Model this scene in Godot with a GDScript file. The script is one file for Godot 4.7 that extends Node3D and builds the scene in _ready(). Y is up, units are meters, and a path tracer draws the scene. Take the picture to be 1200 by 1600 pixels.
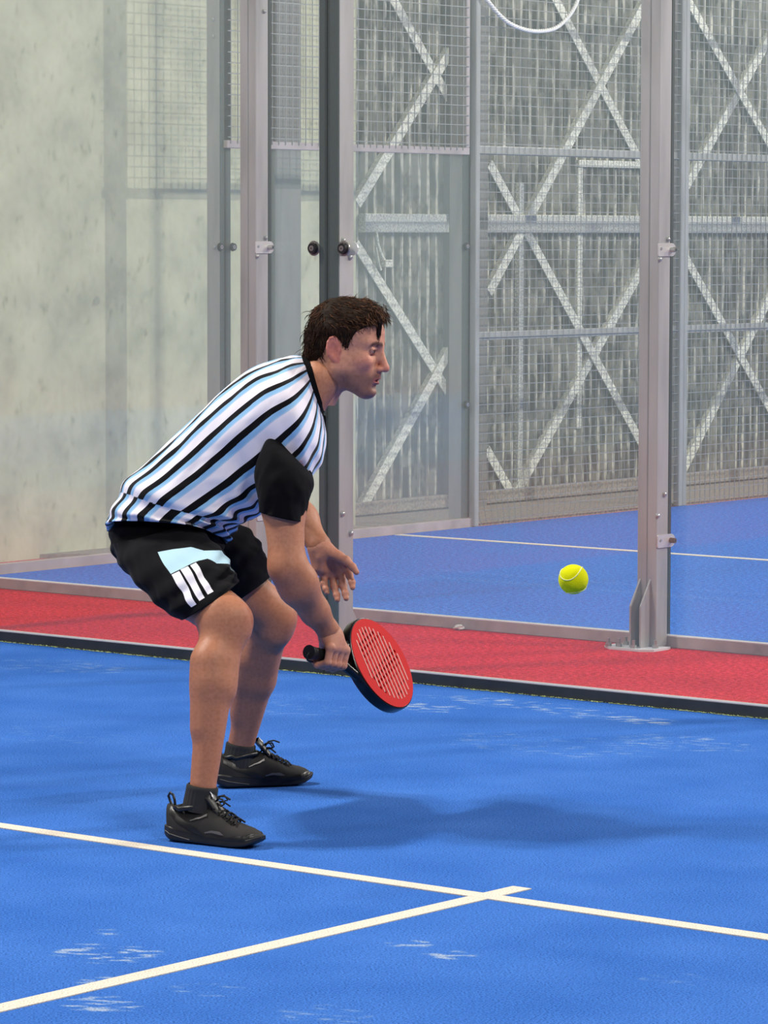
extends Node3D
# A padel hall: the near court, its back glass, a red walkway, the next court, the hall walls, and a player.
# Courts run along z (net towards +z for the near court), their back glass along x. Metres, y up.

const CONCRETE_X := -11.93
const SIDE_X := -11.485      # far court's side fence
const NEAR_Z := -9.63        # near court's back glass
const FAR_Z := -11.10        # far court's back glass
var M := {}
var used_names := {}
var rng := RandomNumberGenerator.new()

# ---------------------------------------------------------------- helpers
func col(r: float, g: float, b: float) -> Color:
	return Color(r, g, b)

func noise_texture(freq: float, seed_: int, size := 512, ramp: Gradient = null, octaves := 4, kind := FastNoiseLite.TYPE_SIMPLEX_SMOOTH) -> NoiseTexture2D:
	var n := FastNoiseLite.new()
	n.noise_type = kind
	n.seed = seed_
	n.frequency = freq
	n.fractal_octaves = octaves
	var t := NoiseTexture2D.new()
	t.width = size
	t.height = size
	t.seamless = true
	t.noise = n
	if ramp:
		t.color_ramp = ramp
	return t

func ramp(list: Array) -> Gradient:
	var g := Gradient.new()
	var offs := PackedFloat32Array()
	var cols := PackedColorArray()
	for e in list:
		offs.append(e[0])
		cols.append(e[1])
	g.offsets = offs
	g.colors = cols
	return g

func mat(c: Color, rough := 0.6, metal := 0.0, spec := 0.5) -> StandardMaterial3D:
	var m := StandardMaterial3D.new()
	m.albedo_color = c
	m.roughness = rough
	m.metallic = metal
	m.metallic_specular = spec
	return m

func tri_noise(m: StandardMaterial3D, t: Texture2D, scale: Vector3, world := true) -> StandardMaterial3D:
	m.albedo_texture = t
	m.uv1_triplanar = true
	m.uv1_world_triplanar = world
	m.uv1_scale = scale
	return m

func st_new() -> SurfaceTool:
	var st := SurfaceTool.new()
	st.begin(Mesh.PRIMITIVE_TRIANGLES)
	st.set_smooth_group(-1)
	return st

func tri_out(st: SurfaceTool, a: Vector3, b: Vector3, c: Vector3, centre: Vector3) -> void:
	# a triangle of a convex body, turned so that its front looks away from the centre
	var n := (a - c).cross(a - b)
	if n.dot((a + b + c) / 3.0 - centre) < 0.0:
		var t := b
		b = c
		c = t
	st.add_vertex(a)
	st.add_vertex(b)
	st.add_vertex(c)

func quad_out(st: SurfaceTool, a: Vector3, b: Vector3, c: Vector3, d: Vector3, centre: Vector3) -> void:
	tri_out(st, a, b, c, centre)
	tri_out(st, a, c, d, centre)

func add_box(st: SurfaceTool, lo: Vector3, hi: Vector3, ch := 0.0, xf := Transform3D()) -> void:
	# a box, its edges chamfered by ch
	var c := (lo + hi) * 0.5
	var h := (hi - lo) * 0.5
	var ctr := xf * c
	if ch <= 0.0:
		for ax in 3:
			for s in [-1.0, 1.0]:
				var q: Array[Vector3] = []
				for p in [[-1, -1], [1, -1], [1, 1], [-1, 1]]:
					var v := Vector3()
					v[ax] = s * h[ax]
					v[(ax + 1) % 3] = p[0] * h[(ax + 1) % 3]
					v[(ax + 2) % 3] = p[1] * h[(ax + 2) % 3]
					q.append(xf * (c + v))
				quad_out(st, q[0], q[1], q[2], q[3], ctr)
		return
	ch = minf(ch, minf(h.x, minf(h.y, h.z)) * 0.9)
	for ax in 3:
		var b := (ax + 1) % 3
		var d := (ax + 2) % 3
		for s in [-1.0, 1.0]:
			var q: Array[Vector3] = []
			for p in [[-1, -1], [1, -1], [1, 1], [-1, 1]]:
				var v := Vector3()
				v[ax] = s * h[ax]
				v[b] = p[0] * (h[b] - ch)
				v[d] = p[1] * (h[d] - ch)
				q.append(xf * (c + v))
			quad_out(st, q[0], q[1], q[2], q[3], ctr)
		for sb in [-1.0, 1.0]:
			for sd in [-1.0, 1.0]:
				var q: Array[Vector3] = []
				for e in [[1.0, 0], [-1.0, 0], [-1.0, 1], [1.0, 1]]:
					var v := Vector3()
					v[ax] = e[0] * (h[ax] - ch)
					v[b] = sb * (h[b] - (ch if e[1] == 1 else 0.0))
					v[d] = sd * (h[d] - (0.0 if e[1] == 1 else ch))
					q.append(xf * (c + v))
				quad_out(st, q[0], q[1], q[2], q[3], ctr)
	for sx in [-1.0, 1.0]:
		for sy in [-1.0, 1.0]:
			for sz in [-1.0, 1.0]:
				var a := c + Vector3(sx * h.x, sy * (h.y - ch), sz * (h.z - ch))
				var b2 := c + Vector3(sx * (h.x - ch), sy * h.y, sz * (h.z - ch))
				var c2 := c + Vector3(sx * (h.x - ch), sy * (h.y - ch), sz * h.z)
				tri_out(st, xf * a, xf * b2, xf * c2, ctr)

func frame_along(d: Vector3) -> Basis:
	var y := d.normalized()
	var x := y.cross(Vector3.UP if absf(y.y) < 0.95 else Vector3.RIGHT).normalized()
	return Basis(x, y, x.cross(y))

func add_cyl(st: SurfaceTool, a: Vector3, b: Vector3, ra: float, rb: float, n := 12, caps := true) -> void:
	var f := frame_along(b - a)
	var mid := (a + b) * 0.5
	for i in n:
		var t0 := TAU * i / n
		var t1 := TAU * (i + 1) / n
		var d0 := f.x * cos(t0) + f.z * sin(t0)
		var d1 := f.x * cos(t1) + f.z * sin(t1)
		st.set_smooth_group(1 if n > 8 else -1)
		quad_out(st, a + d0 * ra, a + d1 * ra, b + d1 * rb, b + d0 * rb, mid)
		if caps:
			st.set_smooth_group(-1)
			if ra > 0.0:
				tri_out(st, a, a + d0 * ra, a + d1 * ra, mid)
			if rb > 0.0:
				tri_out(st, b, b + d0 * rb, b + d1 * rb, mid)
	st.set_smooth_group(-1)

func add_dome(st: SurfaceTool, at: Vector3, d: Vector3, r: float, h: float, n := 10) -> void:
	# a bolt head: a flattened dome standing on at, looking along d
	var f := frame_along(d)
	var prof := [[1.0, 0.0], [1.0, 0.35], [0.8, 0.75], [0.42, 1.0], [0.0, 1.0]]
	st.set_smooth_group(-1)
	for k in prof.size() - 1:
		for i in n:
			var t0 := TAU * i / n
			var t1 := TAU * (i + 1) / n
			var d0 := f.x * cos(t0) + f.z * sin(t0)
			var d1 := f.x * cos(t1) + f.z * sin(t1)
			var p0: float = prof[k][0] * r
			var p1: float = prof[k + 1][0] * r
			var h0: Vector3 = at + f.y * (prof[k][1] * h)
			var h1: Vector3 = at + f.y * (prof[k + 1][1] * h)
			quad_out(st, h0 + d0 * p0, h0 + d1 * p0, h1 + d1 * p1, h1 + d0 * p1, at)

func add_tube(st: SurfaceTool, pts: Array, r: float, n := 8, closed := false, taper := 1.0) -> void:
	# a round tube along a line of points
	var m := pts.size()
	st.set_smooth_group(1)
	var rings: Array = []
	var up := Vector3.UP
	for i in m:
		var d: Vector3
		if closed:
			d = pts[(i + 1) % m] - pts[(i - 1 + m) % m]
		else:
			d = pts[mini(i + 1, m - 1)] - pts[maxi(i - 1, 0)]
		d = d.normalized()
		if i == 0:
			up = d.cross(Vector3.UP if absf(d.y) < 0.9 else Vector3.RIGHT).normalized()
		else:
			up = (up - d * up.dot(d)).normalized()
		var side := d.cross(up)
		var rr := r * lerpf(1.0, taper, float(i) / maxf(1.0, m - 1))
		var ring: Array[Vector3] = []
		for k in n:
			var t := TAU * k / n
			ring.append(pts[i] + (up * cos(t) + side * sin(t)) * rr)
		rings.append(ring)
	for i in (m if closed else m - 1):
		var j := (i + 1) % m
		var ctr: Vector3 = (pts[i] + pts[j]) * 0.5
		for k in n:
			var l := (k + 1) % n
			quad_out(st, rings[i][k], rings[i][l], rings[j][l], rings[j][k], ctr)
	st.set_smooth_group(-1)
	if not closed:
		for k in range(1, n - 1):
			tri_out(st, rings[0][0], rings[0][k], rings[0][k + 1], pts[1])
			tri_out(st, rings[m - 1][0], rings[m - 1][k], rings[m - 1][k + 1], pts[m - 2])

func add_prism(st: SurfaceTool, poly: PackedVector2Array, depth: float, xf: Transform3D) -> void:
	# a flat plate: poly in the plane's xy, thickness depth along its z, placed by xf
	var idx := Geometry2D.triangulate_polygon(poly)
	var n := poly.size()
	var cen := Vector2()
	for p in poly:
		cen += p / n
	st.set_smooth_group(-1)
	for i in range(0, idx.size(), 3):
		for z in [0.0, depth]:
			var away := Vector3(cen.x, cen.y, depth - z)
			var q: Array[Vector3] = []
			for k in 3:
				q.append(xf * Vector3(poly[idx[i + k]].x, poly[idx[i + k]].y, z))
			tri_out(st, q[0], q[1], q[2], (q[0] + q[1] + q[2]) / 3.0 + xf.basis * Vector3(0, 0, 1.0 if z == 0.0 else -1.0))
	var clockwise := Geometry2D.is_polygon_clockwise(poly)
	for i in n:
		var a := poly[i]
		var b := poly[(i + 1) % n]
		var e := (b - a).normalized()
		var inward := Vector2(-e.y, e.x) * (-1.0 if clockwise else 1.0)
		var c3 := xf * (Vector3((a.x + b.x) / 2, (a.y + b.y) / 2, depth / 2) + Vector3(inward.x, inward.y, 0) * 0.01)
		quad_out(st, xf * Vector3(a.x, a.y, 0), xf * Vector3(b.x, b.y, 0), xf * Vector3(b.x, b.y, depth), xf * Vector3(a.x, a.y, depth), c3)

func finish(st: SurfaceTool) -> ArrayMesh:
	st.generate_normals()
	return st.commit()

func numbered(called: String) -> String:
	var k: int = used_names.get(called, 0)
	used_names[called] = k + 1
	return called if k == 0 else "%s_%03d" % [called, k]

func obj(called: String, mesh: Mesh, m: Material, parent: Node = self) -> MeshInstance3D:
	var o := MeshInstance3D.new()
	o.mesh = mesh
	if m:
		o.material_override = m
	o.name = numbered(called) if parent == self else called
	parent.add_child(o, true)
	return o

func part(called: String, st: SurfaceTool, m: Material, parent: Node) -> MeshInstance3D:
	return obj(called, finish(st), m, parent)

func tag(o: Node, label: String, category := "", group := "", kind := "") -> Node:
	o.set_meta("label", label)
	if category:
		o.set_meta("category", category)
	if group:
		o.set_meta("group", group)
	if kind:
		o.set_meta("kind", kind)
	return o

func thing(called: String, label: String, category: String, at := Vector3.ZERO, group := "") -> Node3D:
	var o := Node3D.new()
	o.name = numbered(called)
	o.position = at
	add_child(o)
	tag(o, label, category, group)
	return o

func box_part(called: String, lo: Vector3, hi: Vector3, m: Material, parent: Node, ch := 0.0) -> MeshInstance3D:
	var st := st_new()
	add_box(st, lo, hi, ch)
	return part(called, st, m, parent)

func struct(called: String, lo: Vector3, hi: Vector3, m: Material, label: String) -> MeshInstance3D:
	var o := box_part(called, lo, hi, m, self)
	tag(o, label, "", "", "structure")
	return o

# ---------------------------------------------------------------- camera, light
func set_camera() -> void:
	var cam := Camera3D.new()
	cam.name = "camera"
	cam.fov = 15.977
	cam.near = 0.1
	cam.far = 200.0
	cam.position = Vector3(0, 1.525, 0)
	cam.basis = Basis(Vector3.UP, deg_to_rad(38.90)) * Basis(Vector3.RIGHT, deg_to_rad(-4.396)) * Basis(Vector3.BACK, deg_to_rad(0.123))
	add_child(cam)
	cam.current = true
	var env := Environment.new()
	env.background_mode = Environment.BG_COLOR
	env.background_color = Color(0.02, 0.02, 0.02)
	env.tonemap_mode = Environment.TONE_MAPPER_LINEAR
	env.tonemap_exposure = 0.57
	env.sdfgi_enabled = true
	env.ssao_enabled = true
	env.ssil_enabled = true
	var we := WorldEnvironment.new()
	we.name = "environment"
	we.environment = env
	add_child(we)

func flood_light(at: Vector3, aim: Vector3, energy: float, label: String) -> void:
	# an LED floodlight on its mast: housing with fins, yoke, glowing face, and the light before it
	var d := (aim - at).normalized()
	var basis_ := Basis.looking_at(d, Vector3.UP)
	var t := thing("flood_light", label, "floodlight", at, "floodlights on the court masts")
	t.basis = basis_
	var st := st_new()
	add_box(st, Vector3(-0.30, -0.22, 0.0), Vector3(0.30, 0.22, 0.09), 0.01)
	for i in 9:
		var x := -0.26 + i * 0.065
		add_box(st, Vector3(x - 0.006, -0.2, 0.09), Vector3(x + 0.006, 0.2, 0.15))
	part("housing", st, M.black_metal, t)
	st = st_new()
	var hx := 0.28 if energy < 200.0 else 0.1
	add_box(st, Vector3(-hx, -hx * 0.71, -0.012), Vector3(hx, hx * 0.71, 0.0), 0.003)
	part("lamp_panel", st, M.lamp, t)
	var l := AreaLight3D.new()
	l.name = "light"
	l.area_size = Vector2(0.56, 0.4) if energy < 200.0 else Vector2(0.2, 0.14)
	l.area_normalize_energy = true
	l.light_energy = energy
	l.light_color = Color(1.0, 0.985, 0.955)
	l.shadow_enabled = true
	l.area_range = 60.0
	l.area_attenuation = 2.0
	l.position = Vector3(0, 0, -0.03)
	t.add_child(l)

func mast(x: float, z: float, h: float, label: String) -> void:
	var t := thing("light_mast", label, "mast", Vector3(x, -0.004, z), "floodlight masts")
	box_part("pole", Vector3(-0.05, 0, -0.05), Vector3(0.05, h, 0.05), M.grey_paint, t, 0.006)
	box_part("crossarm", Vector3(-0.04, h, -0.75), Vector3(0.04, h + 0.06, 0.75), M.grey_paint, t, 0.006)
	box_part("base_plate", Vector3(-0.13, 0, -0.13), Vector3(0.13, 0.012, 0.13), M.grey_paint, t, 0.003)

func set_lights() -> void:
	# masts: [x, z, which side is the court (+1: towards +x), energy of each lamp]
	var masts := [
		[-10.5, -5.3, 1.0, 70.0, "near court, left of the player"], [0.35, -5.3, -1.0, 36.0, "near court, right of the player"],
		[-10.5, 4.0, 1.0, 36.0, "near court, far left half"], [0.35, 4.0, -1.0, 36.0, "near court, far right half"],
		[-1.0, -22.4, -1.0, 330.0, "next court, by its net"], [-1.0, -14.0, -1.0, 72.0, "next court, near its service line"],
		[-11.75, -21.8, 1.0, 44.0, "next court, beside the steel wall"], [-1.0, -27.0, -1.0, 44.0, "next court, its far half"]]
	for m in masts:
		var h := 6.6 if m[3] < 200.0 else 7.3
		mast(m[0], m[1], h, "grey square floodlight mast of the " + m[4])
		for k in ([-1.0, 1.0] if m[3] < 200.0 else [0.0]):
			var at := Vector3(m[0] + m[2] * 0.02, h + 0.33, m[1] + 0.45 * k)
			flood_light(at, Vector3(m[0] + m[2] * 5.0, 0.0, m[1] + 2.0 * k), m[3], ("single black floodlight on mast of the " if k == 0.0 else "left black floodlight on mast of the " if k < 0 else "right black floodlight on mast of the ") + m[4])

# ---------------------------------------------------------------- materials
func set_materials() -> void:
	var fine := ramp([[0.0, Color(0.62, 0.62, 0.62)], [0.5, Color(0.88, 0.88, 0.88)], [1.0, Color(1, 1, 1)]])
	var mottled := noise_texture(0.02, 5, 512, ramp([[0.0, Color(0.80, 0.80, 0.80)], [0.5, Color(0.93, 0.93, 0.92)], [1.0, Color(1, 1, 1)]]), 5)
	M.grey_paint = tri_noise(mat(Color(0.645, 0.635, 0.63), 0.42, 0.0, 0.5), mottled, Vector3(0.7, 0.12, 0.7))
	M.rail_paint = tri_noise(mat(Color(0.66, 0.62, 0.62), 0.45), mottled, Vector3(0.5, 0.5, 0.5))
	M.dark_rail = tri_noise(mat(Color(0.20, 0.215, 0.225), 0.45), mottled, Vector3(0.6, 0.6, 0.6))
	M.rail_cap = mat(Color(0.78, 0.77, 0.78), 0.4)
	M.black_metal = mat(Color(0.09, 0.09, 0.09), 0.5, 0.3)
	M.dark_seal = mat(Color(0.075, 0.062, 0.058), 0.6, 0.0, 0.3)
	M.rubber = mat(Color(0.045, 0.045, 0.045), 0.6)
	M.steel = mat(Color(0.72, 0.71, 0.69), 0.3, 0.85)
	M.lug = mat(Color(0.80, 0.79, 0.77), 0.35, 0.4)
	M.zinc = mat(Color(0.66, 0.66, 0.65), 0.38, 0.7)
	M.wire = mat(Color(0.52, 0.53, 0.53), 0.45, 0.35)
	M.lamp = mat(Color(1, 1, 1), 0.3)
	M.lamp.emission_enabled = true
	M.lamp.emission = Color(1.0, 0.98, 0.94)
	M.lamp.emission_energy_multiplier = 3.0
	M.glass = mat(Color(0.86, 0.95, 0.92, 0.05), 0.03, 0.0, 0.31)
	M.glass.transparency = BaseMaterial3D.TRANSPARENCY_ALPHA
	M.glass_edge = mat(Color(0.16, 0.28, 0.25), 0.2)
	# concrete: pale greenish grey, blotched and streaked
	var conc := noise_texture(0.006, 21, 1024, ramp([[0.0, Color(0.70, 0.71, 0.64)], [0.35, Color(0.82, 0.83, 0.76)], [0.6, Color(0.87, 0.88, 0.80)], [1.0, Color(0.93, 0.93, 0.86)]]), 7)
	M.concrete = tri_noise(mat(Color(0.83, 0.83, 0.765), 0.85), conc, Vector3(0.35, 0.35, 0.35))
	M.concrete.detail_enabled = true
	M.concrete.detail_albedo = noise_texture(0.012, 27, 1024, ramp([[0.0, Color(0.66, 0.66, 0.63)], [0.14, Color(0.86, 0.86, 0.84)], [0.30, Color(0.97, 0.97, 0.96)], [0.62, Color(1, 1, 1)], [1.0, Color(0.94, 0.94, 0.93)]]), 7)
	M.concrete.detail_blend_mode = BaseMaterial3D.BLEND_MODE_MUL
	M.concrete.detail_uv_layer = BaseMaterial3D.DETAIL_UV_2
	M.concrete.uv2_triplanar = true
	M.concrete.uv2_world_triplanar = true
	M.concrete.uv2_scale = Vector3(0.8, 0.5, 0.8)
	M.concrete.heightmap_enabled = true
	M.concrete.heightmap_texture = noise_texture(0.03, 8, 512, null, 5)
	M.concrete.heightmap_scale = 0.25
	# galvanised sheet, weathered in long streaks
	var galv := noise_texture(0.02, 31, 1024, ramp([[0.0, Color(0.34, 0.35, 0.34)], [0.42, Color(0.54, 0.55, 0.53)], [0.55, Color(0.80, 0.81, 0.78)], [1.0, Color(0.98, 0.98, 0.95)]]), 6)
	M.sheet = mat(Color(0.78, 0.77, 0.725), 0.55, 0.0)
	M.sheet.albedo_texture = galv
	M.sheet.uv1_scale = Vector3(1.4, 0.16, 1)
	var flake := noise_texture(0.05, 33, 512, ramp([[0.0, Color(0.55, 0.56, 0.54)], [0.45, Color(0.80, 0.81, 0.79)], [1.0, Color(1, 1, 0.98)]]), 5)
	M.girt = tri_noise(mat(Color(0.98, 0.98, 0.93), 0.5, 0.05), flake, Vector3(2.2, 2.2, 2.2))
	M.column = tri_noise(mat(Color(0.44, 0.435, 0.42), 0.6), mottled, Vector3(0.8, 0.15, 0.8))
	M.sill = tri_noise(mat(Color(0.60, 0.56, 0.52), 0.8), flake, Vector3(1.5, 1.5, 1.5))
	M.ceiling = mat(Color(0.52, 0.52, 0.51), 0.9)
	M.hall_wall = mat(Color(0.42, 0.43, 0.42), 0.9)
	M.white_line = tri_noise(mat(Color(0.97, 0.93, 0.86), 0.85), noise_texture(0.06, 3, 512, fine), Vector3(6, 6, 6))
	M.fringe = mat(Color(0.74, 0.80, 0.55), 0.95)
	M.rope = mat(Color(0.88, 0.88, 0.86), 0.7)
	M.mesh_frame = tri_noise(mat(Color(0.60, 0.61, 0.60), 0.45, 0.1), mottled, Vector3(0.9, 0.2, 0.9))
	M.foil = mat(Color(0.78, 0.77, 0.75), 0.5, 0.2)
	M.turf_red = turf(Color(0.80, 0.07, 0.12), Color(0.98, 0.22, 0.26), 61)
	M.turf_blue = turf(Color(0.10, 0.40, 0.80), Color(0.20, 0.53, 0.95), 71)

func turf(dark: Color, light: Color, seed_: int) -> StandardMaterial3D:
	# short pile: fine fibre speckle over slow blotches, with a low relief
	var g := ramp([[0.0, dark.darkened(0.18)], [0.38, dark], [0.62, dark.lerp(light, 0.6)], [0.85, light], [1.0, light.lightened(0.12)]])
	var m := mat(Color(1, 1, 1), 0.95, 0.0, 0.15)
	tri_noise(m, noise_texture(0.05, seed_, 1024, g, 6), Vector3(0.75, 0.75, 0.75))
	m.heightmap_enabled = true
	m.heightmap_texture = noise_texture(0.18, seed_ + 1, 1024, null, 3)
	m.heightmap_scale = 0.35
	fibres(m)
	return m

func fibres(m: StandardMaterial3D) -> void:
	# pile: light and dark tips of a few millimetres
	if not M.has("fibre_map"):
		M.fibre_map = noise_texture(0.16, 93, 1024, ramp([[0.0, Color(0.50, 0.53, 0.58)], [0.4, Color(0.80, 0.82, 0.84)], [0.62, Color(0.96, 0.96, 0.96)], [1.0, Color(1, 1, 1)]]), 3)
	m.detail_enabled = true
	m.detail_albedo = M.fibre_map
	m.detail_blend_mode = BaseMaterial3D.BLEND_MODE_MUL
	m.detail_uv_layer = BaseMaterial3D.DETAIL_UV_2
	m.uv2_triplanar = true
	m.uv2_world_triplanar = true
	m.uv2_scale = Vector3(0.9, 0.9, 0.9)

# ---------------------------------------------------------------- setting
func floors() -> void:
	struct("floor", Vector3(-15, -0.2, -34), Vector3(14, -0.004, 14), M.turf_red, "red artificial turf laid through the hall between the courts")
	var a := struct("floor_001", Vector3(-9.97, -0.004, NEAR_Z + 0.016), Vector3(-0.1, 0.0, 10.4), court_blue(), "blue sand-dusted court carpet under the player")
	var b := struct("floor_002", Vector3(SIDE_X + 0.01, -0.004, -31.0), Vector3(-1.6, 0.0, FAR_Z - 0.012), M.turf_blue, "blue carpet of the next court behind the glass")
	line_on(a, Vector3(-9.95, 0, -6.607), Vector3(-0.12, 0, -6.607), "service_line")
	line_on(a, Vector3(-5.03, 0, -6.75), Vector3(-5.03, 0, 7.0), "center_line")
	line_on(b, Vector3(SIDE_X + 0.03, 0, -14.31), Vector3(-1.62, 0, -14.31), "service_line")
	line_on(b, Vector3(-6.54, 0, -14.17), Vector3(-6.54, 0, -28.0), "center_line")
	# dry weeds and sand caught along the foot of the rail
	var st := st_new()
	rng.seed = 404
	var x := -9.9
	while x < -5.6:
		var w := rng.randf_range(0.008, 0.03)
		var d := rng.randf_range(0.004, 0.016) * (1.6 if rng.randf() < 0.15 else 1.0)
		var p: Array[Vector3] = [Vector3(x, 0.0005, NEAR_Z + 0.0155), Vector3(x + w, 0.0005, NEAR_Z + 0.0155), Vector3(x + w * 0.8, 0.0015, NEAR_Z + 0.0155 + d), Vector3(x + w * 0.3, 0.0015, NEAR_Z + 0.0155 + d * 0.8)]
		quad_out(st, p[0], p[1], p[2], p[3], Vector3(x, -1, NEAR_Z))
		for k in 3:
			var q := Vector3(x + rng.randf() * w, 0.001, NEAR_Z + 0.0155 + rng.randf() * d)
			add_cyl(st, q, q + Vector3(rng.randf_range(-0.008, 0.008), rng.randf_range(0.0005, 0.0035), rng.randf_range(0.0, 0.008)), 0.0016, 0.0008, 4, false)
		x += w * rng.randf_range(0.7, 1.1)
	var fr := part("dry_weed_fringe", st, M.fringe, a)
	fr.set_meta("kind", "stuff")

func line_on(parent: Node, a: Vector3, b: Vector3, called: String) -> void:
	var d := (b - a).normalized()
	var s := Vector3(-d.z, 0, d.x) * 0.027
	var st := st_new()
	var lo := Vector3(minf(a.x, b.x), 0, minf(a.z, b.z)) - s.abs()
	var hi := Vector3(maxf(a.x, b.x), 0.0025, maxf(a.z, b.z)) + s.abs()
	if called == "center_line":
		hi.y = 0.0022
	add_box(st, lo, hi)
	part(called, st, M.white_line, parent)

func court_blue() -> StandardMaterial3D:
	# blue carpet over 6 x 6 m: slow blotches, brushed streaks and sand lying in patches
	var n := 1024
	var f := FastNoiseLite.new()
	f.seed = 9
	f.frequency = 0.012
	f.fractal_octaves = 6
	var img := f.get_seamless_image(n, n)
	img.convert(Image.FORMAT_RGB8)
	var g := FastNoiseLite.new()
	g.seed = 19
	g.frequency = 0.09
	g.fractal_octaves = 4
	var data := img.get_data()
	var sand := PackedFloat32Array()
	sand.resize(n * n)
	rng.seed = 77
	# [x, z, radius x, radius z, strength] of sandy places
	for p in [[-5.25, -5.57, 0.14, 0.12, 0.8], [-5.20, -5.60, 0.07, 0.08, 0.9], [-5.05, -5.35, 0.07, 0.07, 0.55], [-4.90, -5.19, 0.11, 0.09, 0.9], [-5.40, -5.76, 0.06, 0.06, 0.5], [-4.82, -6.06, 0.07, 0.06, 0.6], [-4.67, -6.02, 0.08, 0.07, 0.7], [-6.5, -9.34, 0.16, 0.09, 1.0], [-6.72, -9.3, 0.16, 0.08, 0.5], [-7.2, -9.15, 0.18, 0.12, 0.75], [-7.0, -9.4, 0.5, 0.12, 0.5], [-8.9, -9.2, 0.4, 0.25, 0.35], [-6.1, -9.0, 0.3, 0.2, 0.4], [-6.4, -8.7, 0.5, 0.3, 0.28], [-7.7, -7.9, 0.4, 0.3, 0.22], [-4.17, -6.11, 0.1, 0.1, 0.3], [-4.83, -5.42, 0.12, 0.10, 0.35], [-4.5, -5.4, 0.15, 0.12, 0.3], [-7.6, -8.9, 0.5, 0.3, 0.25]]:
		var cx := int((p[0] + 10.0) / 6.0 * n)
		var cz := int((p[1] + 10.0) / 6.0 * n)
		var rx := int(p[2] / 6.0 * n)
		var rz := int(p[3] / 6.0 * n)
		for j in range(maxi(0, cz - rz), mini(n, cz + rz)):
			for i in range(maxi(0, cx - rx), mini(n, cx + rx)):
				var u := float(i - cx) / rx
				var v := float(j - cz) / rz
				var w := 1.0 - u * u - v * v
				if w > 0.0:
					sand[j * n + i] = maxf(sand[j * n + i], p[4] * clampf(w * 1.6, 0, 1))
	for k in n * n:
		var t := data[k * 3] / 255.0
		var i := k % n
		var j := k / n
		var s := 0.0
		var c := clampf((t - 0.5) * 1.1, -0.4, 0.5)
		if sand[k] > 0.0:
			s = clampf((g.get_noise_2d(i * 0.55 - j * 0.5, i * 1.0 + j * 1.6) + 0.10 + c * 0.3) * 3.0 * sand[k] - 0.25, 0.0, 0.75)
		data[k * 3] = int(255.0 * lerpf(0.265 + 0.06 * c, 0.80, s))
		data[k * 3 + 1] = int(255.0 * lerpf(0.475 + 0.06 * c, 0.82, s))
		data[k * 3 + 2] = int(255.0 * lerpf(0.81 + 0.06 * c, 0.86, s))
	var im := Image.create_from_data(n, n, false, Image.FORMAT_RGB8, data)
	var m := mat(Color(1, 1, 1), 0.95, 0.0, 0.15)
	m.albedo_texture = ImageTexture.create_from_image(im)
	m.uv1_triplanar = true
	m.uv1_world_triplanar = true
	m.uv1_scale = Vector3(1.0 / 6.0, 1.0 / 6.0, 1.0 / 6.0)
	m.uv1_offset = Vector3(10.0 / 6.0, 0, 10.0 / 6.0)
	fibres(m)
	return m

func walls() -> void:
	struct("ceiling", Vector3(-15.3, 9.0, -34.3), Vector3(14.3, 9.2, 14.3), M.ceiling, "pale hall roof above the courts")
	struct("wall_right", Vector3(14.0, -0.2, -34.3), Vector3(14.3, 9.0, 14.3), M.hall_wall, "grey hall wall on the right of both courts")
	struct("wall_front", Vector3(-15.3, -0.2, 14.0), Vector3(14.0, 9.0, 14.3), M.hall_wall, "grey hall wall at the near end")
	struct("wall_back", Vector3(-15.3, -0.2, -34.3), Vector3(14.0, 9.0, -34.0), M.hall_wall, "grey hall wall at the far end")
	struct("wall_left", Vector3(-15.3, -0.2, -10.0), Vector3(-15.0, 9.0, 14.0), M.hall_wall, "grey hall wall left of the near court")
	var c := struct("wall_left_001", Vector3(-15.3, -0.2, -14.55), Vector3(CONCRETE_X, 9.0, -10.0), M.concrete, "pale stained concrete wall behind the left glass")
	var st := st_new()
	add_prism(st, PackedVector2Array([Vector2(CONCRETE_X, -14.5), Vector2(-11.6, -14.5), Vector2(-11.6, -12.55), Vector2(CONCRETE_X, -12.22)]), 0.02, Transform3D(Basis(Vector3.RIGHT, Vector3(0, 0, 1), Vector3(0, -1, 0)), Vector3(0, 0.016, 0)))
	part("footing", st, M.sill, c)
	struct("floor_003", Vector3(-12.4, -0.006, -31.0), Vector3(SIDE_X - 0.03, 0.012, -14.56), M.sill, "dusty grey-brown concrete apron along the foot of the steel wall")
	# steel column standing against the concrete
	var t := thing("steel_column", "grey steel column standing against the pale concrete wall", "column", Vector3(-11.9, 0, -13.89))
	box_part("flange", Vector3(0.06, 0, -0.1), Vector3(0.075, 9, 0.1), M.column, t, 0.002)
	box_part("web", Vector3(-0.06, 0.0, -0.006), Vector3(0.06, 9, 0.006), M.column, t)
	box_part("flange", Vector3(-0.075, 0, -0.1), Vector3(-0.06, 9, 0.1), M.column, t, 0.002)
	corrugated_wall()

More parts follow.
